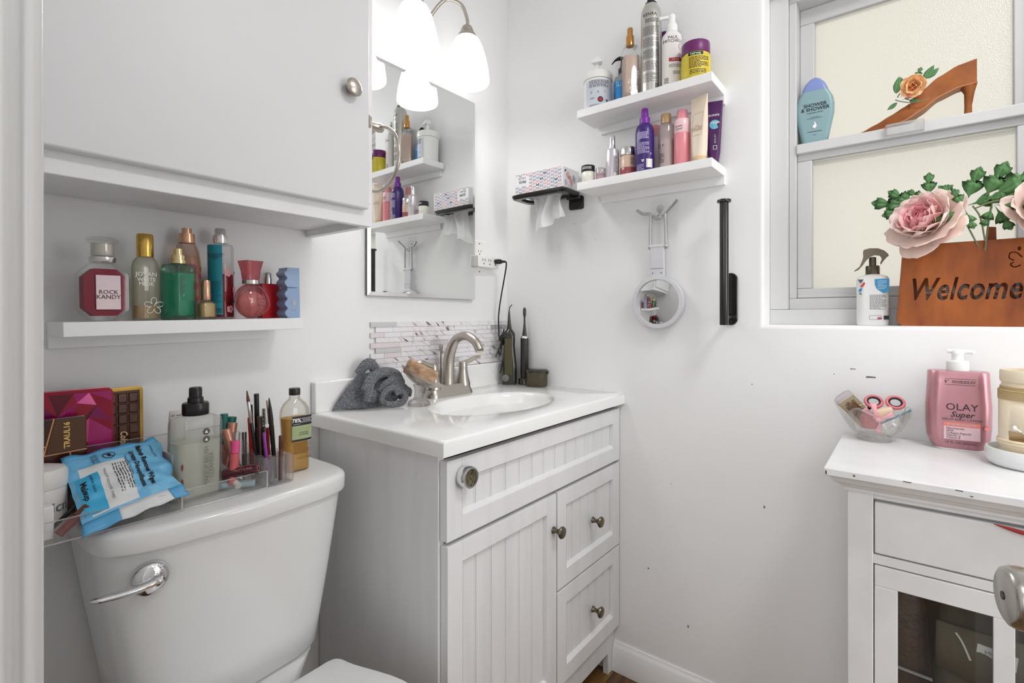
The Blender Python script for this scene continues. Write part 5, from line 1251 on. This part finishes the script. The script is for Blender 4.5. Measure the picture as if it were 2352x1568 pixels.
G().loft(bs).build('sole', M('pale_brown_sole', 'B9794A', .5), t, smooth=30)
G().rl([(0, .014, .016, .006), (.02, .013, .016, .006), (.05, .018, .022, .009, .002, 0), (.066, .030, .030, .013, .0, 0), (.072, .032, .03, .013)], 6).mv(.203, 0, 0).build('heel', SH, t, smooth=50)
LEAFG = M('leaf_green', '5E8F5C', .5, mix=('4B7A4A', 25, .4, .7)); STEMG = M('stem_green', '77805A', .6); DGREEN = M('deep_leaf_green', '527F48', .5, mix=('3E6A37', 20, .4, .7))
def leaf_out(L, lobes):
    """Lobed leaf outline (x along the leaf 0..L, z across), counter-clockwise."""
    up_ = [(0, .0)]
    for x, w in lobes: up_.append((x * L, w * L))
    return [(a, -c) for a, c in up_] + [(L, 0)] + [(a, c) for a, c in up_[:0:-1]]
SIMPLE = ((.1, .10), (.3, .19), (.5, .22), (.7, .17), (.88, .08)); LOBED = ((.20, .015), (.30, .035), (.40, .13), (.50, .20), (.62, .24), (.59, .16), (.66, .155), (.60, .06), (.70, .09), (.80, .15), (.90, .15), (.88, .09), (.94, .07), (.97, .035))
def leaf(p, L, lobes, m, mat4, curl=.25, name='leaf'):
    out = leaf_out(L, lobes); g = G()
    f = lambda a, c, k: (a, k - curl * (a / L) ** 2 * L * .5 + abs(c) * .35, c)
    n = len(out); vs = [f(a, c, 0) for a, c in out] + [f(a, 0, 0) for a, c in out]
    g.add(vs, [(i, (i + 1) % n, n + (i + 1) % n, n + i) for i in range(n)])
    return g.xf(mat4).build(name, m, p, smooth=60, thick=.0007)
def place(x, y, z, yaw=0, pitch=0, roll=0):
    """Leaf frame: its length runs along local +x of the ornament, pitch turns it upwards, roll about its length."""
    return Matrix.Translation((x, y, z)) @ Matrix.Rotation(math.radians(yaw), 4, 'Z') @ Matrix.Rotation(math.radians(-pitch), 4, 'Y') @ Matrix.Rotation(math.radians(roll), 4, 'X')
def flower(p, c, R, cols, layers, mat4, name='flower', seed=1, sub='petal'):
    """Cupped petals in rings around a centre; returns the centre part, petals are its children."""
    rnd = random.Random(seed)
    core = G().ball((0, 0, 0), R * .16, R * .16, R * .14, 12, 8).xf(mat4).build(name, cols[0], p)
    for k, (n, tilt, L, w, rz) in enumerate(layers):
        def pt(u, v, L=L, w=w):
            a = (u - .5) * 2; wid = w * math.sin(PI * (.12 + .80 * v)) ** .7
            return Vector((a * wid * R, L * R * v, R * (.30 * v * v * L + .16 * a * a * wid - .05 * math.sin(7 * u + 3 * v) * v)))
        for i in range(n):
            m4 = mat4 @ Matrix.Rotation(2 * PI * i / n + rz + rnd.uniform(-.15, .15), 4, 'Z') @ Matrix.Translation((0, R * .06, -R * .02 * k)) @ Matrix.Rotation(math.radians(tilt + rnd.uniform(-7, 7)), 4, 'X')
            G().grid(lambda u, v: m4 @ pt(u, v), 8, 7).build(sub, cols[min(len(cols) - 1, rnd.choice((k, k, k + 1)))], core, smooth=80, thick=.0006)
    return core
face = Matrix.Rotation(PI / 2, 4, 'X')                       # flower axis towards local -y
PE = [M('peach_petal_' + a, h, .6, sub=.1) for a, h in (('heart', 'D9763F'), ('inner', 'E9A56B'), ('mid', 'F0BB83'), ('outer', 'F3C996'))]
sp = thing('rose_spray', 'peach artificial rose spray with green leaves tied to the shoe', 'flower', (1.545, -.006, 1.650), -90)
flower(sp, None, .0235, PE, ((3, 75, .45, .35, 0), (4, 58, .65, .5, .6), (5, 36, .95, .62, .2), (5, 14, 1.15, .7, .9)), Matrix.Translation((.0, -.020, .006)) @ face @ Matrix.Rotation(.25, 4, 'X'), 'rose', 3)
G().rl([(0, .006, .006, .003), (.006, .011, .011, .0055), (.013, .009, .009, .0045), (.018, .003, .003, .0015)], 5).xf(Matrix.Translation((-.012, -.020, -.020)) @ Matrix.Rotation(.7, 4, 'Y')).build('rosebud', M('pink_bud', 'D98072', .5), sp, smooth=50)
for x, z, L, pit, lb in ((-.032, .0, .040, 82, SIMPLE), (-.012, .016, .026, 125, LOBED), (.004, .020, .032, 70, LOBED), (.018, .018, .036, 55, SIMPLE), (.024, .020, .030, 38, SIMPLE), (-.026, -.012, .028, 30, LOBED), (-.030, -.022, .024, 215, SIMPLE), (-.022, -.018, .022, 10, LOBED), (-.008, -.022, .022, -20, SIMPLE)):
    leaf(sp, L, lb, LEAFG, place(x, -.010, z, 0, pit), .1)
G().tube(bez((-.034, -.014, -.016), (-.02, -.014, -.024), (0, -.018, -.032), (.02, -.020, -.034), (.030, -.018, -.030)), .0011, 6).build('stem', STEMG, sp)
G().tube(bez((-.030, -.01, -.01), (-.02, -.012, .004), (-.008, -.014, .006)), .0012, 6).build('stem', STEMG, sp)

SILL = HZ0 + .0004
t = thing('trigger_spray_bottle', 'white trigger spray bottle with brown nozzle standing on the window sill', 'bottle', (1.493, .0705, SILL), -86)
G().rl([(0, .060, .036, .014), (.004, .064, .040, .017), (.110, .065, .040, .017), (.117, .058, .037, .016), (.121, .034, .03, .014), (.122, .03, .028, .014)], 8).build('bottle', M('cool_white_plastic', 'EBEBEA', .35), t, smooth=50)
BT = M('olive_brown_plastic', '6E5F49', .35)
p = G().lathe([(.0142, .122), (.0142, .141), (.0128, .143)], 28).build('collar', M('dark_brown_plastic', '4A3E2C', .3), t)
G().lathe([(.0072, .143), (.0072, .163), (.005, .164)], 20).build('neck', M('dark_brown_plastic', '4A3E2C'), p)
prof = [(-.019, .176), (-.018, .182), (-.006, .185), (.010, .184), (.022, .178), (.030, .169), (.031, .165), (.027, .162), (.020, .152), (.016, .145), (.0148, .149), (.018, .160), (.014, .167), (.004, .169), (-.006, .165), (-.014, .155), (-.020, .145), (-.028, .135), (-.037, .131), (-.0355, .1335), (-.026, .142), (-.021, .155), (-.0185, .166)]
G().prism([(a, c) for a, c in prof][::-1], -.0085, .0085).build('trigger_head', BT, p, smooth=0, bevel=.002)
f = flat(-.0204)
q = [(.004, .110), (.031, .110), (.031, .080)] + [(.031 - .027 * math.sin(a), .080 + .012 - .012 * 1 - .006 * math.sin(2 * a)) for a in (.4,)] + [(.018, .078), (.008, .086), (.004, .097)]
poly(t, 'blue_panel', q[::-1], M('label_blue', '2C8FC4', .45), f); fine(t, .018, .022, 8, M('pale_blue_print', 'BFE0F4'), flat(-.0208), .018, .096, 101, .4); fine(t, .032, .036, 13, INKG, f, .010, .055, 102, .4)
for q, h in (([(-.026, .092), (-.017, .104), (-.015, .100), (-.019, .092)], 'C0392F'), ([(-.029, .084), (-.022, .091), (-.021, .084), (-.026, .079)], '3B76B4'), ([(-.028, .076), (-.023, .079), (-.022, .072)], '3E7A55'), ([(-.030, .110), (-.018, .110), (-.024, .100)], '44505A')): poly(t, 'leaf_mark', q[::-1], M('mark_' + h, h, .5), f)
strip(t, 'label_box', [(-.006, .014), (.016, .014), (.016, .023), (-.006, .023)], .0006, INKG, f, True); patch(t, 'flag_mark', .008, .005, M('flag_red', 'B5505A', .5), f, .013, .0165, 1); patch(t, 'barcode', .010, .009, INK, f, .026, .0185, 1)

# rusty sign: front and back plates with the lettering cut through both, joined by a rim
RUST = M('rusted_steel', 'A65A1E', .55, .15, mix=('6B2E10', 14, .36, .66), bump=(90, .25, .002), stretch=(1, 1, .35))
t = thing('welcome_sign', 'rust brown metal bucket sign reading Welcome on the window sill', 'sign', (1.4625, -.105, SILL), -90)
OUT = [(-.118, .0), (.118, 0), (.126, .006), (.1285, .016), (.118, .170), (.113, .183), (-.113, .183), (-.118, .170), (-.1285, .016), (-.126, .006)]
from mathutils.geometry import delaunay_2d_cdt
def plate_loops():
    """Outline, the letter outlines and the butterfly slots as closed 2-D loops; even-odd filling leaves the letters open."""
    fc = bpy.data.curves.new('lettering', 'FONT'); fc.body = 'Welcome'; fc.size = .078; fc.shear = .30; fc.offset = .0016; fc.align_x = 'CENTER'; fc.resolution_u = 3; fc.space_character = 1.06
    fo = bpy.data.objects.new('lettering', fc)
    me = bpy.data.meshes.new_from_object(fo); bpy.data.objects.remove(fo)
    cnt = {}
    for p_ in me.polygons:
        vs_ = list(p_.vertices)
        for i in range(len(vs_)):
            e_ = (min(vs_[i], vs_[i - 1]), max(vs_[i], vs_[i - 1])); cnt[e_] = cnt.get(e_, 0) + 1
    adj = {}
    for (i, j), k in cnt.items():
        if k == 1: adj.setdefault(i, []).append(j); adj.setdefault(j, []).append(i)
    loops = []; seen = set()
    for st_ in adj:
        if st_ in seen: continue
        L_ = [st_]; seen.add(st_); cur = st_
        while True:
            nx_ = [j for j in adj[cur] if j not in seen]
            if not nx_: break
            cur = nx_[0]; seen.add(cur); L_.append(cur)
        if len(L_) > 3: loops.append([(me.vertices[i].co.x, me.vertices[i].co.y) for i in L_])
    xa = min(p_[0] for L_ in loops for p_ in L_); xb = max(p_[0] for L_ in loops for p_ in L_); za = min(p_[1] for L_ in loops for p_ in L_); zb = max(p_[1] for L_ in loops for p_ in L_)
    loops = [[(-.100 + (p_[0] - xa) / (xb - xa) * .178, .057 + (p_[1] - za) / (zb - za) * .050) for p_ in L_] for L_ in loops]
    BC = (.084, .139)
    loops += [ell(BC[0] - .003, BC[1] - .002, .0022, .0052, 10), ell(BC[0] - .012, BC[1] + .022, .0028, .0045, 10), ell(BC[0] + .024, BC[1] + .016, .0055, .0028, 10)]
    for pts in ([(-.008, .004), (-.016, .014), (-.025, .014), (-.027, .004), (-.020, -.002)], [(-.020, -.005), (-.025, -.010), (-.019, -.016), (-.010, -.012)], [(.004, .006), (.012, .010), (.024, .008), (.028, .000), (.022, -.007), (.014, -.005)], [(.013, -.009), (.018, -.013), (.012, -.018), (.008, -.014)], [(-.004, -.016), (-.001, -.023), (.005, -.022)]):
        P_ = [Vector((q_[0], q_[1])) for q_ in bez(*[(a, c, 0) for a, c in pts], n=4)]; a_, b3 = [], []
        for i, p_ in enumerate(P_):
            d = (P_[min(i + 1, len(P_) - 1)] - P_[max(i - 1, 0)]).normalized(); n_ = Vector((-d.y, d.x)) * .0012; a_.append(p_ + n_); b3.append(p_ - n_)
        loops.append([(BC[0] + v.x, BC[1] + v.y) for v in a_ + b3[::-1]])
    return [OUT] + loops
PL = plate_loops()
vs_, es_ = [], []
for L_ in PL:
    n0 = len(vs_); vs_ += [Vector(p_) for p_ in L_]; es_ += [(n0 + i, n0 + (i + 1) % len(L_)) for i in range(len(L_))]
cv, ce, cf, *_r = delaunay_2d_cdt(vs_, es_, [], 0, 1e-6)
def inside(x, z, L_):
    c_ = False
    for i in range(len(L_)):
        (x1, z1), (x2, z2) = L_[i], L_[i - 1]
        if (z1 > z) != (z2 > z) and x < (x2 - x1) * (z - z1) / (z2 - z1) + x1: c_ = not c_
    return c_
keep = []
for f_ in cf:
    cx_ = sum(cv[i].x for i in f_) / len(f_); cz_ = sum(cv[i].y for i in f_) / len(f_)
    if sum(inside(cx_, cz_, L_) for L_ in PL) % 2 == 1: keep.append(f_)
def cut_plate(name, y, s_=1):
    return G().add([(p_.x * s_, y, p_.y) for p_ in cv], keep).build(name, RUST, t, smooth=0, thick=.0014)
cut_plate('front_plate', 0); cut_plate('back_plate', .046, -1)
n = len(OUT)
G().add([(a, .0, c) for a, c in OUT] + [(a, .046, c) for a, c in OUT], [(i, (i + 1) % n, n + (i + 1) % n, n + i) for i in range(n) if i != 5]).build('rim', RUST, t, smooth=0, thick=.0012)
G().prism([(.0245, .170), (.0405, .170), (.0395, .212), (.0255, .214)], .0215, .0245).build('post', RUST, t, smooth=0)

# peonies and foliage standing in the sign
PP = [CLEAR('peony_' + a, h, 0, 1.0, h) for a, h in (('heart', 'F08492'), ('rose', 'F59FAB'), ('pink', 'F9BAC0'), ('blush', 'FBD3D1'), ('cream', 'FDEBE3'))]
t = thing('peony_spray', 'pink artificial peonies with green leaves rising from the rusty sign', 'flower', (1.462, -.105, 1.29), -90)
LAY = ((4, 84, .42, .26, 0), (6, 70, .58, .34, .5), (8, 58, .74, .40, .2), (9, 44, .90, .46, .8), (8, 28, 1.0, .52, .4), (7, 8, 1.06, .56, 1.0), (5, -14, 1.10, .60, .3))
flower(t, None, .068, PP, LAY, Matrix.Translation((-.074, -.030, .022)) @ Matrix.Rotation(math.radians(58), 4, 'X') @ Matrix.Rotation(math.radians(-26), 4, 'Y'), 'peony', 5)
flower(t, None, .060, [PP[1]] + PP[1:], LAY, Matrix.Translation((.104, -.026, .028)) @ Matrix.Rotation(math.radians(60), 4, 'X') @ Matrix.Rotation(math.radians(25), 4, 'Y'), 'peony', 9)
def trio(x, y, z, L, pit, yaw=0, spread=42):
    for k, s in ((0, 1), (spread, .78), (-spread, .78)): leaf(t, L * s, LOBED, DGREEN, place(x, y, z, yaw, pit + k, 0), .15)
trio(-.088, -.020, .066, .090, 168, 0, 24); trio(-.070, -.010, .078, .062, 92, 8, 56); trio(-.014, -.016, .056, .084, 72, 0, 58); trio(.012, -.018, .056, .118, 34, 0, 30); trio(-.016, -.060, .044, .060, 200, 0, 88); trio(.030, -.040, .050, .062, -65, 0, 46)
for pth in (((.0, -.012, .056), (.012, -.010, .03), (.02, -.004, -.02)), ((-.06, -.008, .075), (-.02, -.004, .04), (.01, 0, -.03)), ((.03, -.014, .062), (.025, -.008, .02), (.02, 0, -.04)), ((.002, -.038, .046), (.03, -.03, .058), (.07, -.02, .06)), ((-.10, -.015, .068), (-.07, -.012, .05), (-.04, -.008, .0))):
    G().tube(bez(*pth), .0016, 6).build('stem', STEMG, t)

# ------------------------------------------------------------------ on the storage cabinet
KZ = .8374
t = thing('glass_bowl', 'small clear glass bowl with petal-shaped lobes full of hair things', 'bowl', (1.375, .062, KZ), -80)
def bowlf(u, v):
    a = 2 * PI * u; lob = .5 + .5 * math.cos(5 * a + .6)
    r = .029 + (.030 + .010 * lob) * v ** .85; sw = a + .55 * v
    return Vector((r * 1.04 * math.cos(sw), r * .82 * math.sin(sw), .012 + (.042 + .020 * lob ** .7) * v ** 1.25 + .0012 * math.cos(15 * a) * v * (1 - v) * 4))
G().grid(bowlf, 90, 14).build('bowl', CLEAR('bowl_glass', 'FCFCFA', .09, .06), t, smooth=80, thick=.0045)
G().lathe([(.030, 0), (.032, .004), (.0295, .010), (.0285, .0135), (.001, .0135)], 40, lobes=14, amp=.02).build('foot', CLEAR('bowl_glass', 'F2F1EA'), t, smooth=60)
def in_bowl(name, label, cat, loc, rz=-80): return thing(name, label, cat, loc, rz, 'hair things in the glass bowl')
BW = (1.372, .060, KZ)
o = in_bowl('hair_clip_box', 'clear box of rust brown pins tilted out of the glass bowl', 'box', (1.378, .092, KZ + .058)); R = Matrix.Rotation(math.radians(-42), 4, 'Y') @ Matrix.Rotation(math.radians(12), 4, 'X')
G().rl([(-.030, .038, .020, .003), (.040, .038, .020, .003)], 3).xf(R).build('box', CLEAR('tan_clear', 'D9C9A8', .12, .2, 'B59B70'), o, smooth=30)
G().rl([(.0405, .040, .022, .004), (.047, .040, .022, .008), (.050, .03, .018, .008)], 5).xf(R).build('lid', CLEAR('pale_clear', 'F2ECEE'), o, smooth=30)
g = G(); rnd = random.Random(2)
for i in range(60): g.tube([R @ Vector((rnd.uniform(-.012, .012), rnd.uniform(-.006, .006), rnd.uniform(-.026, .03))) for _ in range(2)], .0012, 4)
x = g.build('pins', M('rust_pins', '7A3A1E', .5), o); x['kind'] = 'stuff'
o = in_bowl('scissors', 'scissors with pink and black ring handles stuck in the glass bowl', 'scissors', (1.382, .044, KZ + .068))
for s, x, z in ((-1, -.019, .015), (1, .020, .016)):
    g = G().torus((0, 0, 0), .0138, .0036, 'y', 28, 10, 1.08).rot('X', -38).mv(x, .004, z); p = g.build('handle', M('salmon_handle', 'D9717A', .4), o)
    G().torus((0, 0, 0), .0114, .0030, 'y', 28, 8, 1.08).rot('X', -38).mv(x, .004, z).build('grip_lining', BLK, p)
    G().prism([(x * .9 - .003, z - .018), (x * .9 + .003, z - .018), (-x * .35 + .003, -.050), (-x * .35, -.056)], .005 + s * .0012, .0065 + s * .0012).build('blade', SILVER, p, smooth=0)
o = in_bowl('hair_bow', 'shiny pink ribbon bow lying in the front of the glass bowl', 'bow', (1.345, .054, KZ + .050))
RIB = M('satin_pink', 'E9A6B2', .3)
for s, (dx, dz, rot_) in enumerate(((-.012, .010, 40), (.012, .006, -30), (.004, -.012, -75), (-.006, .018, 80))):
    G().grid(lambda u, v: Matrix.Rotation(math.radians(rot_), 4, 'Y') @ Vector(((u - .5) * .034, -.006 * math.sin(PI * u) * (1 if s % 2 else -1), (v - .5) * .013 * (.5 + abs(u - .5)))) + Vector((dx, 0, dz)), 10, 3).build('loop', RIB, o, smooth=80, thick=.001)
G().ball((0, -.003, 0), .006, .005, .006).build('knot', RIB, o)
o = in_bowl('hair_claw', 'coral plastic hair claw under the pink bow', 'hair clip', (1.358, .070, KZ + .044))
G().rl([(-.016, .026, .022, .008), (0, .036, .026, .010), (.012, .034, .022, .010), (.017, .018, .012, .005)], 6).build('claw', M('coral_clear', 'E4707A'), o, smooth=50)
o = in_bowl('makeup_sponge', 'cream wedge sponge beside the scissors in the bowl', 'sponge', (1.360, .044, KZ + .063))
G().rl([(-.011, .028, .020, .004), (.010, .034, .024, .004)], 3).rot('Y', -18).build('sponge', M('cream_sponge', 'EBD3B8', .8), o, bevel=.002)
o = in_bowl('hair_grip', 'teal blue hair grip at the window end of the bowl', 'hair clip', (1.358, .020, KZ + .056))
G().tube([(-.03, 0, -.014), (0, 0, .004), (.022, 0, .018)], [.004, .0048, .0036], 10, flat=.6).build('grip', M('teal_blue', '2C7C92', .3), o)
o = in_bowl('hair_tie', 'black coiled hair tie behind the pink bow', 'hair tie', (1.382, .064, KZ + .062))
G().torus((0, 0, 0), .010, .0035, 'z', 24, 8).rot('X', 60).build('tie', BLK, o)

t = thing('body_lotion_bottle', 'large rose pink body lotion bottle with a white pump', 'bottle', (1.390, -.0775, KZ), -86)
PM_ = M('rose_metallic', 'C48F95', .26, .5, mix=('AE7C86', 10, .4, .7), stretch=(1, 1, .1))
G().rl([(0, .074, .042, .018), (.003, .078, .044, .019)], 8).build('base', WPL, t, smooth=50)
G().rl([(.0032, .079, .046, .020), (.010, .088, .049, .021), (.026, .100, .052, .022), (.050, .104, .053, .023), (.090, .104, .053, .022), (.135, .099, .051, .022), (.158, .097, .049, .021), (.161, .094, .046, .02)], 8).build('bottle', PM_, t, smooth=50)
p = G().lathe([(.0180, .1612), (.0182, .163), (.0182, .180), (.0165, .1815), (.0095, .182), (.0095, .195)], 28).build('pump_collar', WPL, t)
G().rl([(.195, .020, .020, .009), (.200, .022, .020, .009), (.204, .018, .016, .008)], 5).tube(bez((.008, 0, .201), (-.008, 0, .202), (.020, 0, .2005), (.0245, 0, .197)), .0042, 10).tube([(-.017, 0, .2015), (.019, 0, .2005)], [.0045, .0048], 10).build('pump_head', WPL, p)
rr_ = rrf(.104, .053, .022); f = lambda x, z: (x, rr_(x, z)[1] + .0022 * max(0, (z - .09) / .07) - .0004, z); PR = M('plum_black_print', '33242C', .55)
text(t, 'OLAY', .0195, PR, .003, .0885, f, sx=1.0); text(t, 'Super', .0155, PR, .003, .0735, f, shear=.35, bold=.0002); text(t, 'SERUM BODY LOTION', .0056, PR, .003, .0635, f, sx=1.1)
text(t, '5*', .008, PR, -.020, .140, f, bold=.0002); fine(t, .036, .006, 2, PR, f, .006, .140, 111, .5)
for z in (.146, .134): strip(t, 'rule', [(-.023, z), (.024, z)], .0007, PR, f)
patch(t, 'coral_band', .056, .009, M('coral_print', 'E88478', .4), f, .003, .0535); patch(t, 'pale_panel', .056, .026, M('pale_pink_panel', 'DBBCC4', .4), f, .003, .036); f2 = lambda x, z: (f(x, z)[0], f(x, z)[1] - .0006, z)
fine(t, .046, .003, 1, M('pale_print', 'F2D6D0'), f2, .003, .0535, 112, .8); text(t, 'Niacinamide\nAHA\nCollagen Peptide\nVitamin C\nVitamin E', .0056, PR, -.021, .036, f2, align='LEFT'); text(t, '17 FL OZ (502 mL)', .0062, PR, .002, .016, f)
poly(t, 'round_mark', ell(.041, .050, .0045, .0045), M('coral_print', 'E88478'), lambda x, z: (x, f(x, z)[1] - .0002, z))

DX, DY = 1.300, -.170
t = thing('round_dish', 'shallow round white dish under the twine-wrapped jar', 'dish', (DX, DY, KZ), 0)
G().lathe([(.050, 0), (.056, .004), (.0595, .014), (.060, .026), (.058, .032), (.055, .032), (.052, .020), (.001, .014)], 44).build('dish', M('white_stone', 'E2E3E3', .4), t)
t = thing('twine_jar', 'cream painted jar wrapped with twine holding cotton swabs', 'jar', (DX, DY - .002, KZ + .0145), -95)
CR = M('cream_paint', 'EBDDC4', .5, mix=('E2D0B2', 16, .4, .7))
G().lathe([(.035, 0), (.040, .004), (.0415, .016)], 40).build('base', CR, t)
n = 56; g = G(); zs = (.016, .030, .052, .120)
g.v = [Vector((.0412 * math.cos(2 * PI * k / n), .0412 * math.sin(2 * PI * k / n), z)) for z in zs for k in range(n)]
for r_ in range(3):
    for k in range(n):
        if r_ == 1 and abs(2 * PI * (k + .5) / n - 1.5 * PI) < .8: continue
        g.f.append([r_ * n + k, r_ * n + (k + 1) % n, (r_ + 1) * n + (k + 1) % n, (r_ + 1) * n + k])
g.build('glass_body', CR, t, smooth=60, thick=.003)
G().lathe([(.0412, .120), (.039, .134), (.038, .138), (.0402, .139), (.0412, .144), (.0412, .158), (.040, .161), (.0365, .161), (.0365, .14)], 44, False, False).build('rim', CR, t)
for k in range(8): G().torus((0, 0, .108 + k * .0031), .0424 - (.0004 * k if k > 5 else 0), .0016, 'z', 44, 6).build('twine', M('jute_twine', 'C2AA7E', .8, bump=(900, .5, .001)), t)
for z in (.028, .0325): G().torus((0, 0, z), .0428, .0028, 'z', 44, 8).build('cord_band', M('cream_cord', 'EAD9BC', .7), t)
G().lathe([(.0395, .033), (.001, .034)], 36).build('fill', M('cotton_fill', 'B79F74', .8), t)
rnd = random.Random(6)
for k, (a, z, yaw) in enumerate(((-.020, .036, 40), (.012, .036, 25))):
    o = thing('cotton_swab', ('cotton swab poking out of the jar window at its left', 'cotton swab lying inside the jar window')[k], 'cotton swab', (DX + .0, DY, KZ + .0145), -95, 'cotton swabs in the jar')
    b_, e_ = Vector((a + .026, -.030, .040)), Vector((a, -.044, .060 - k * .014)); G().tube([b_, e_], .0013, 8).build('stick', WPL, o)
    G().ball(tuple(e_), .0032, .0032, .0042, 12, 8).build('tip', WPL, o)

t = thing('red_ribbon', 'red ribbon end hanging out over the cabinet drawer', 'ribbon', (1.1025, -.104, .7822), -90)
G().grid(lambda u, v: Vector((u * .075, -.0018 - .002 * math.sin(PI * u), -.0004 - .009 * u * u - v * (.0008 + .006 * math.sin(PI * min(1, u * 1.1))) )), 16, 3).build('ribbon', M('red_satin', 'A8322E', .4), t, smooth=80, thick=.0006)

# things stored behind the cabinet glass
DKB = M('dark_leather', '261A18', .45, mix=('4A2F28', 30, .4, .7), bump=(140, .4, .003)); TAU = M('taupe_suede', '5C5446', .8, mix=('4E4638', 18, .35, .7), bump=(260, .3, .002))
t = thing('leather_bag', 'dark brown leather bag behind the cabinet door glass at its hinge side', 'bag', (1.155, .020, .4325), -90)
G().rl([(0, .100, .060, .02), (.06, .104, .064, .025), (.14, .092, .045, .02), (.19, .075, .02, .009)], 6).build('body', DKB, t, smooth=60)
G().tube(bez((-.03, -.02, .17), (-.02, -.03, .10), (-.015, -.036, .03)), .005, 8).build('strap', BLK, t)
G().tube(bez((-.05, -.036, .068), (0, -.038, .062), (.05, -.036, .058)), .004, 8, flat=.5).build('piping', M('pale_grey_trim', 'A9A7A4', .5), t)
t = thing('suede_purse', 'taupe suede purse with white swing tag behind the cabinet door glass', 'purse', (1.16, -.090, .4325), -90)
G().rl([(0, .110, .058, .02), (.05, .118, .066, .028), (.11, .112, .055, .025), (.17, .095, .03, .012), (.19, .09, .02, .009)], 6).build('body', TAU, t, smooth=60)
G().loft([[(-.055 + .11 * i / 12, -.034 - .004 * math.sin(PI * i / 12) - k * .003, .16 - .002 * k - (.075 + .012 * math.sin(PI * i / 12)) * s) for i in range(13)] for k, s in ((0, 0), (1, .5), (0, 1))], closed=False).build('flap', M('taupe_light', '665C4C', .75), t, smooth=60, thick=.002)
p = G().b(-.018, .030, -.041, -.0402, .118, .142).rot('Y', 6).build('swing_tag', WPL, t); text(p, 'MUNDI', .0085, INKG, .019, .132, flat(-.0412)); G().tube(bez((-.030, -.040, .150), (-.022, -.042, .138), (-.012, -.0415, .112)), .0016, 6).build('tag_cord', WPL, p)
t = thing('suede_purse', 'second taupe purse in the cabinet behind the next pane', 'purse', (1.16, -.225, .4325), -90)
G().rl([(0, .100, .058, .02), (.05, .108, .066, .028), (.12, .10, .05, .022), (.18, .085, .02, .009)], 6).build('body', TAU, t, smooth=60)
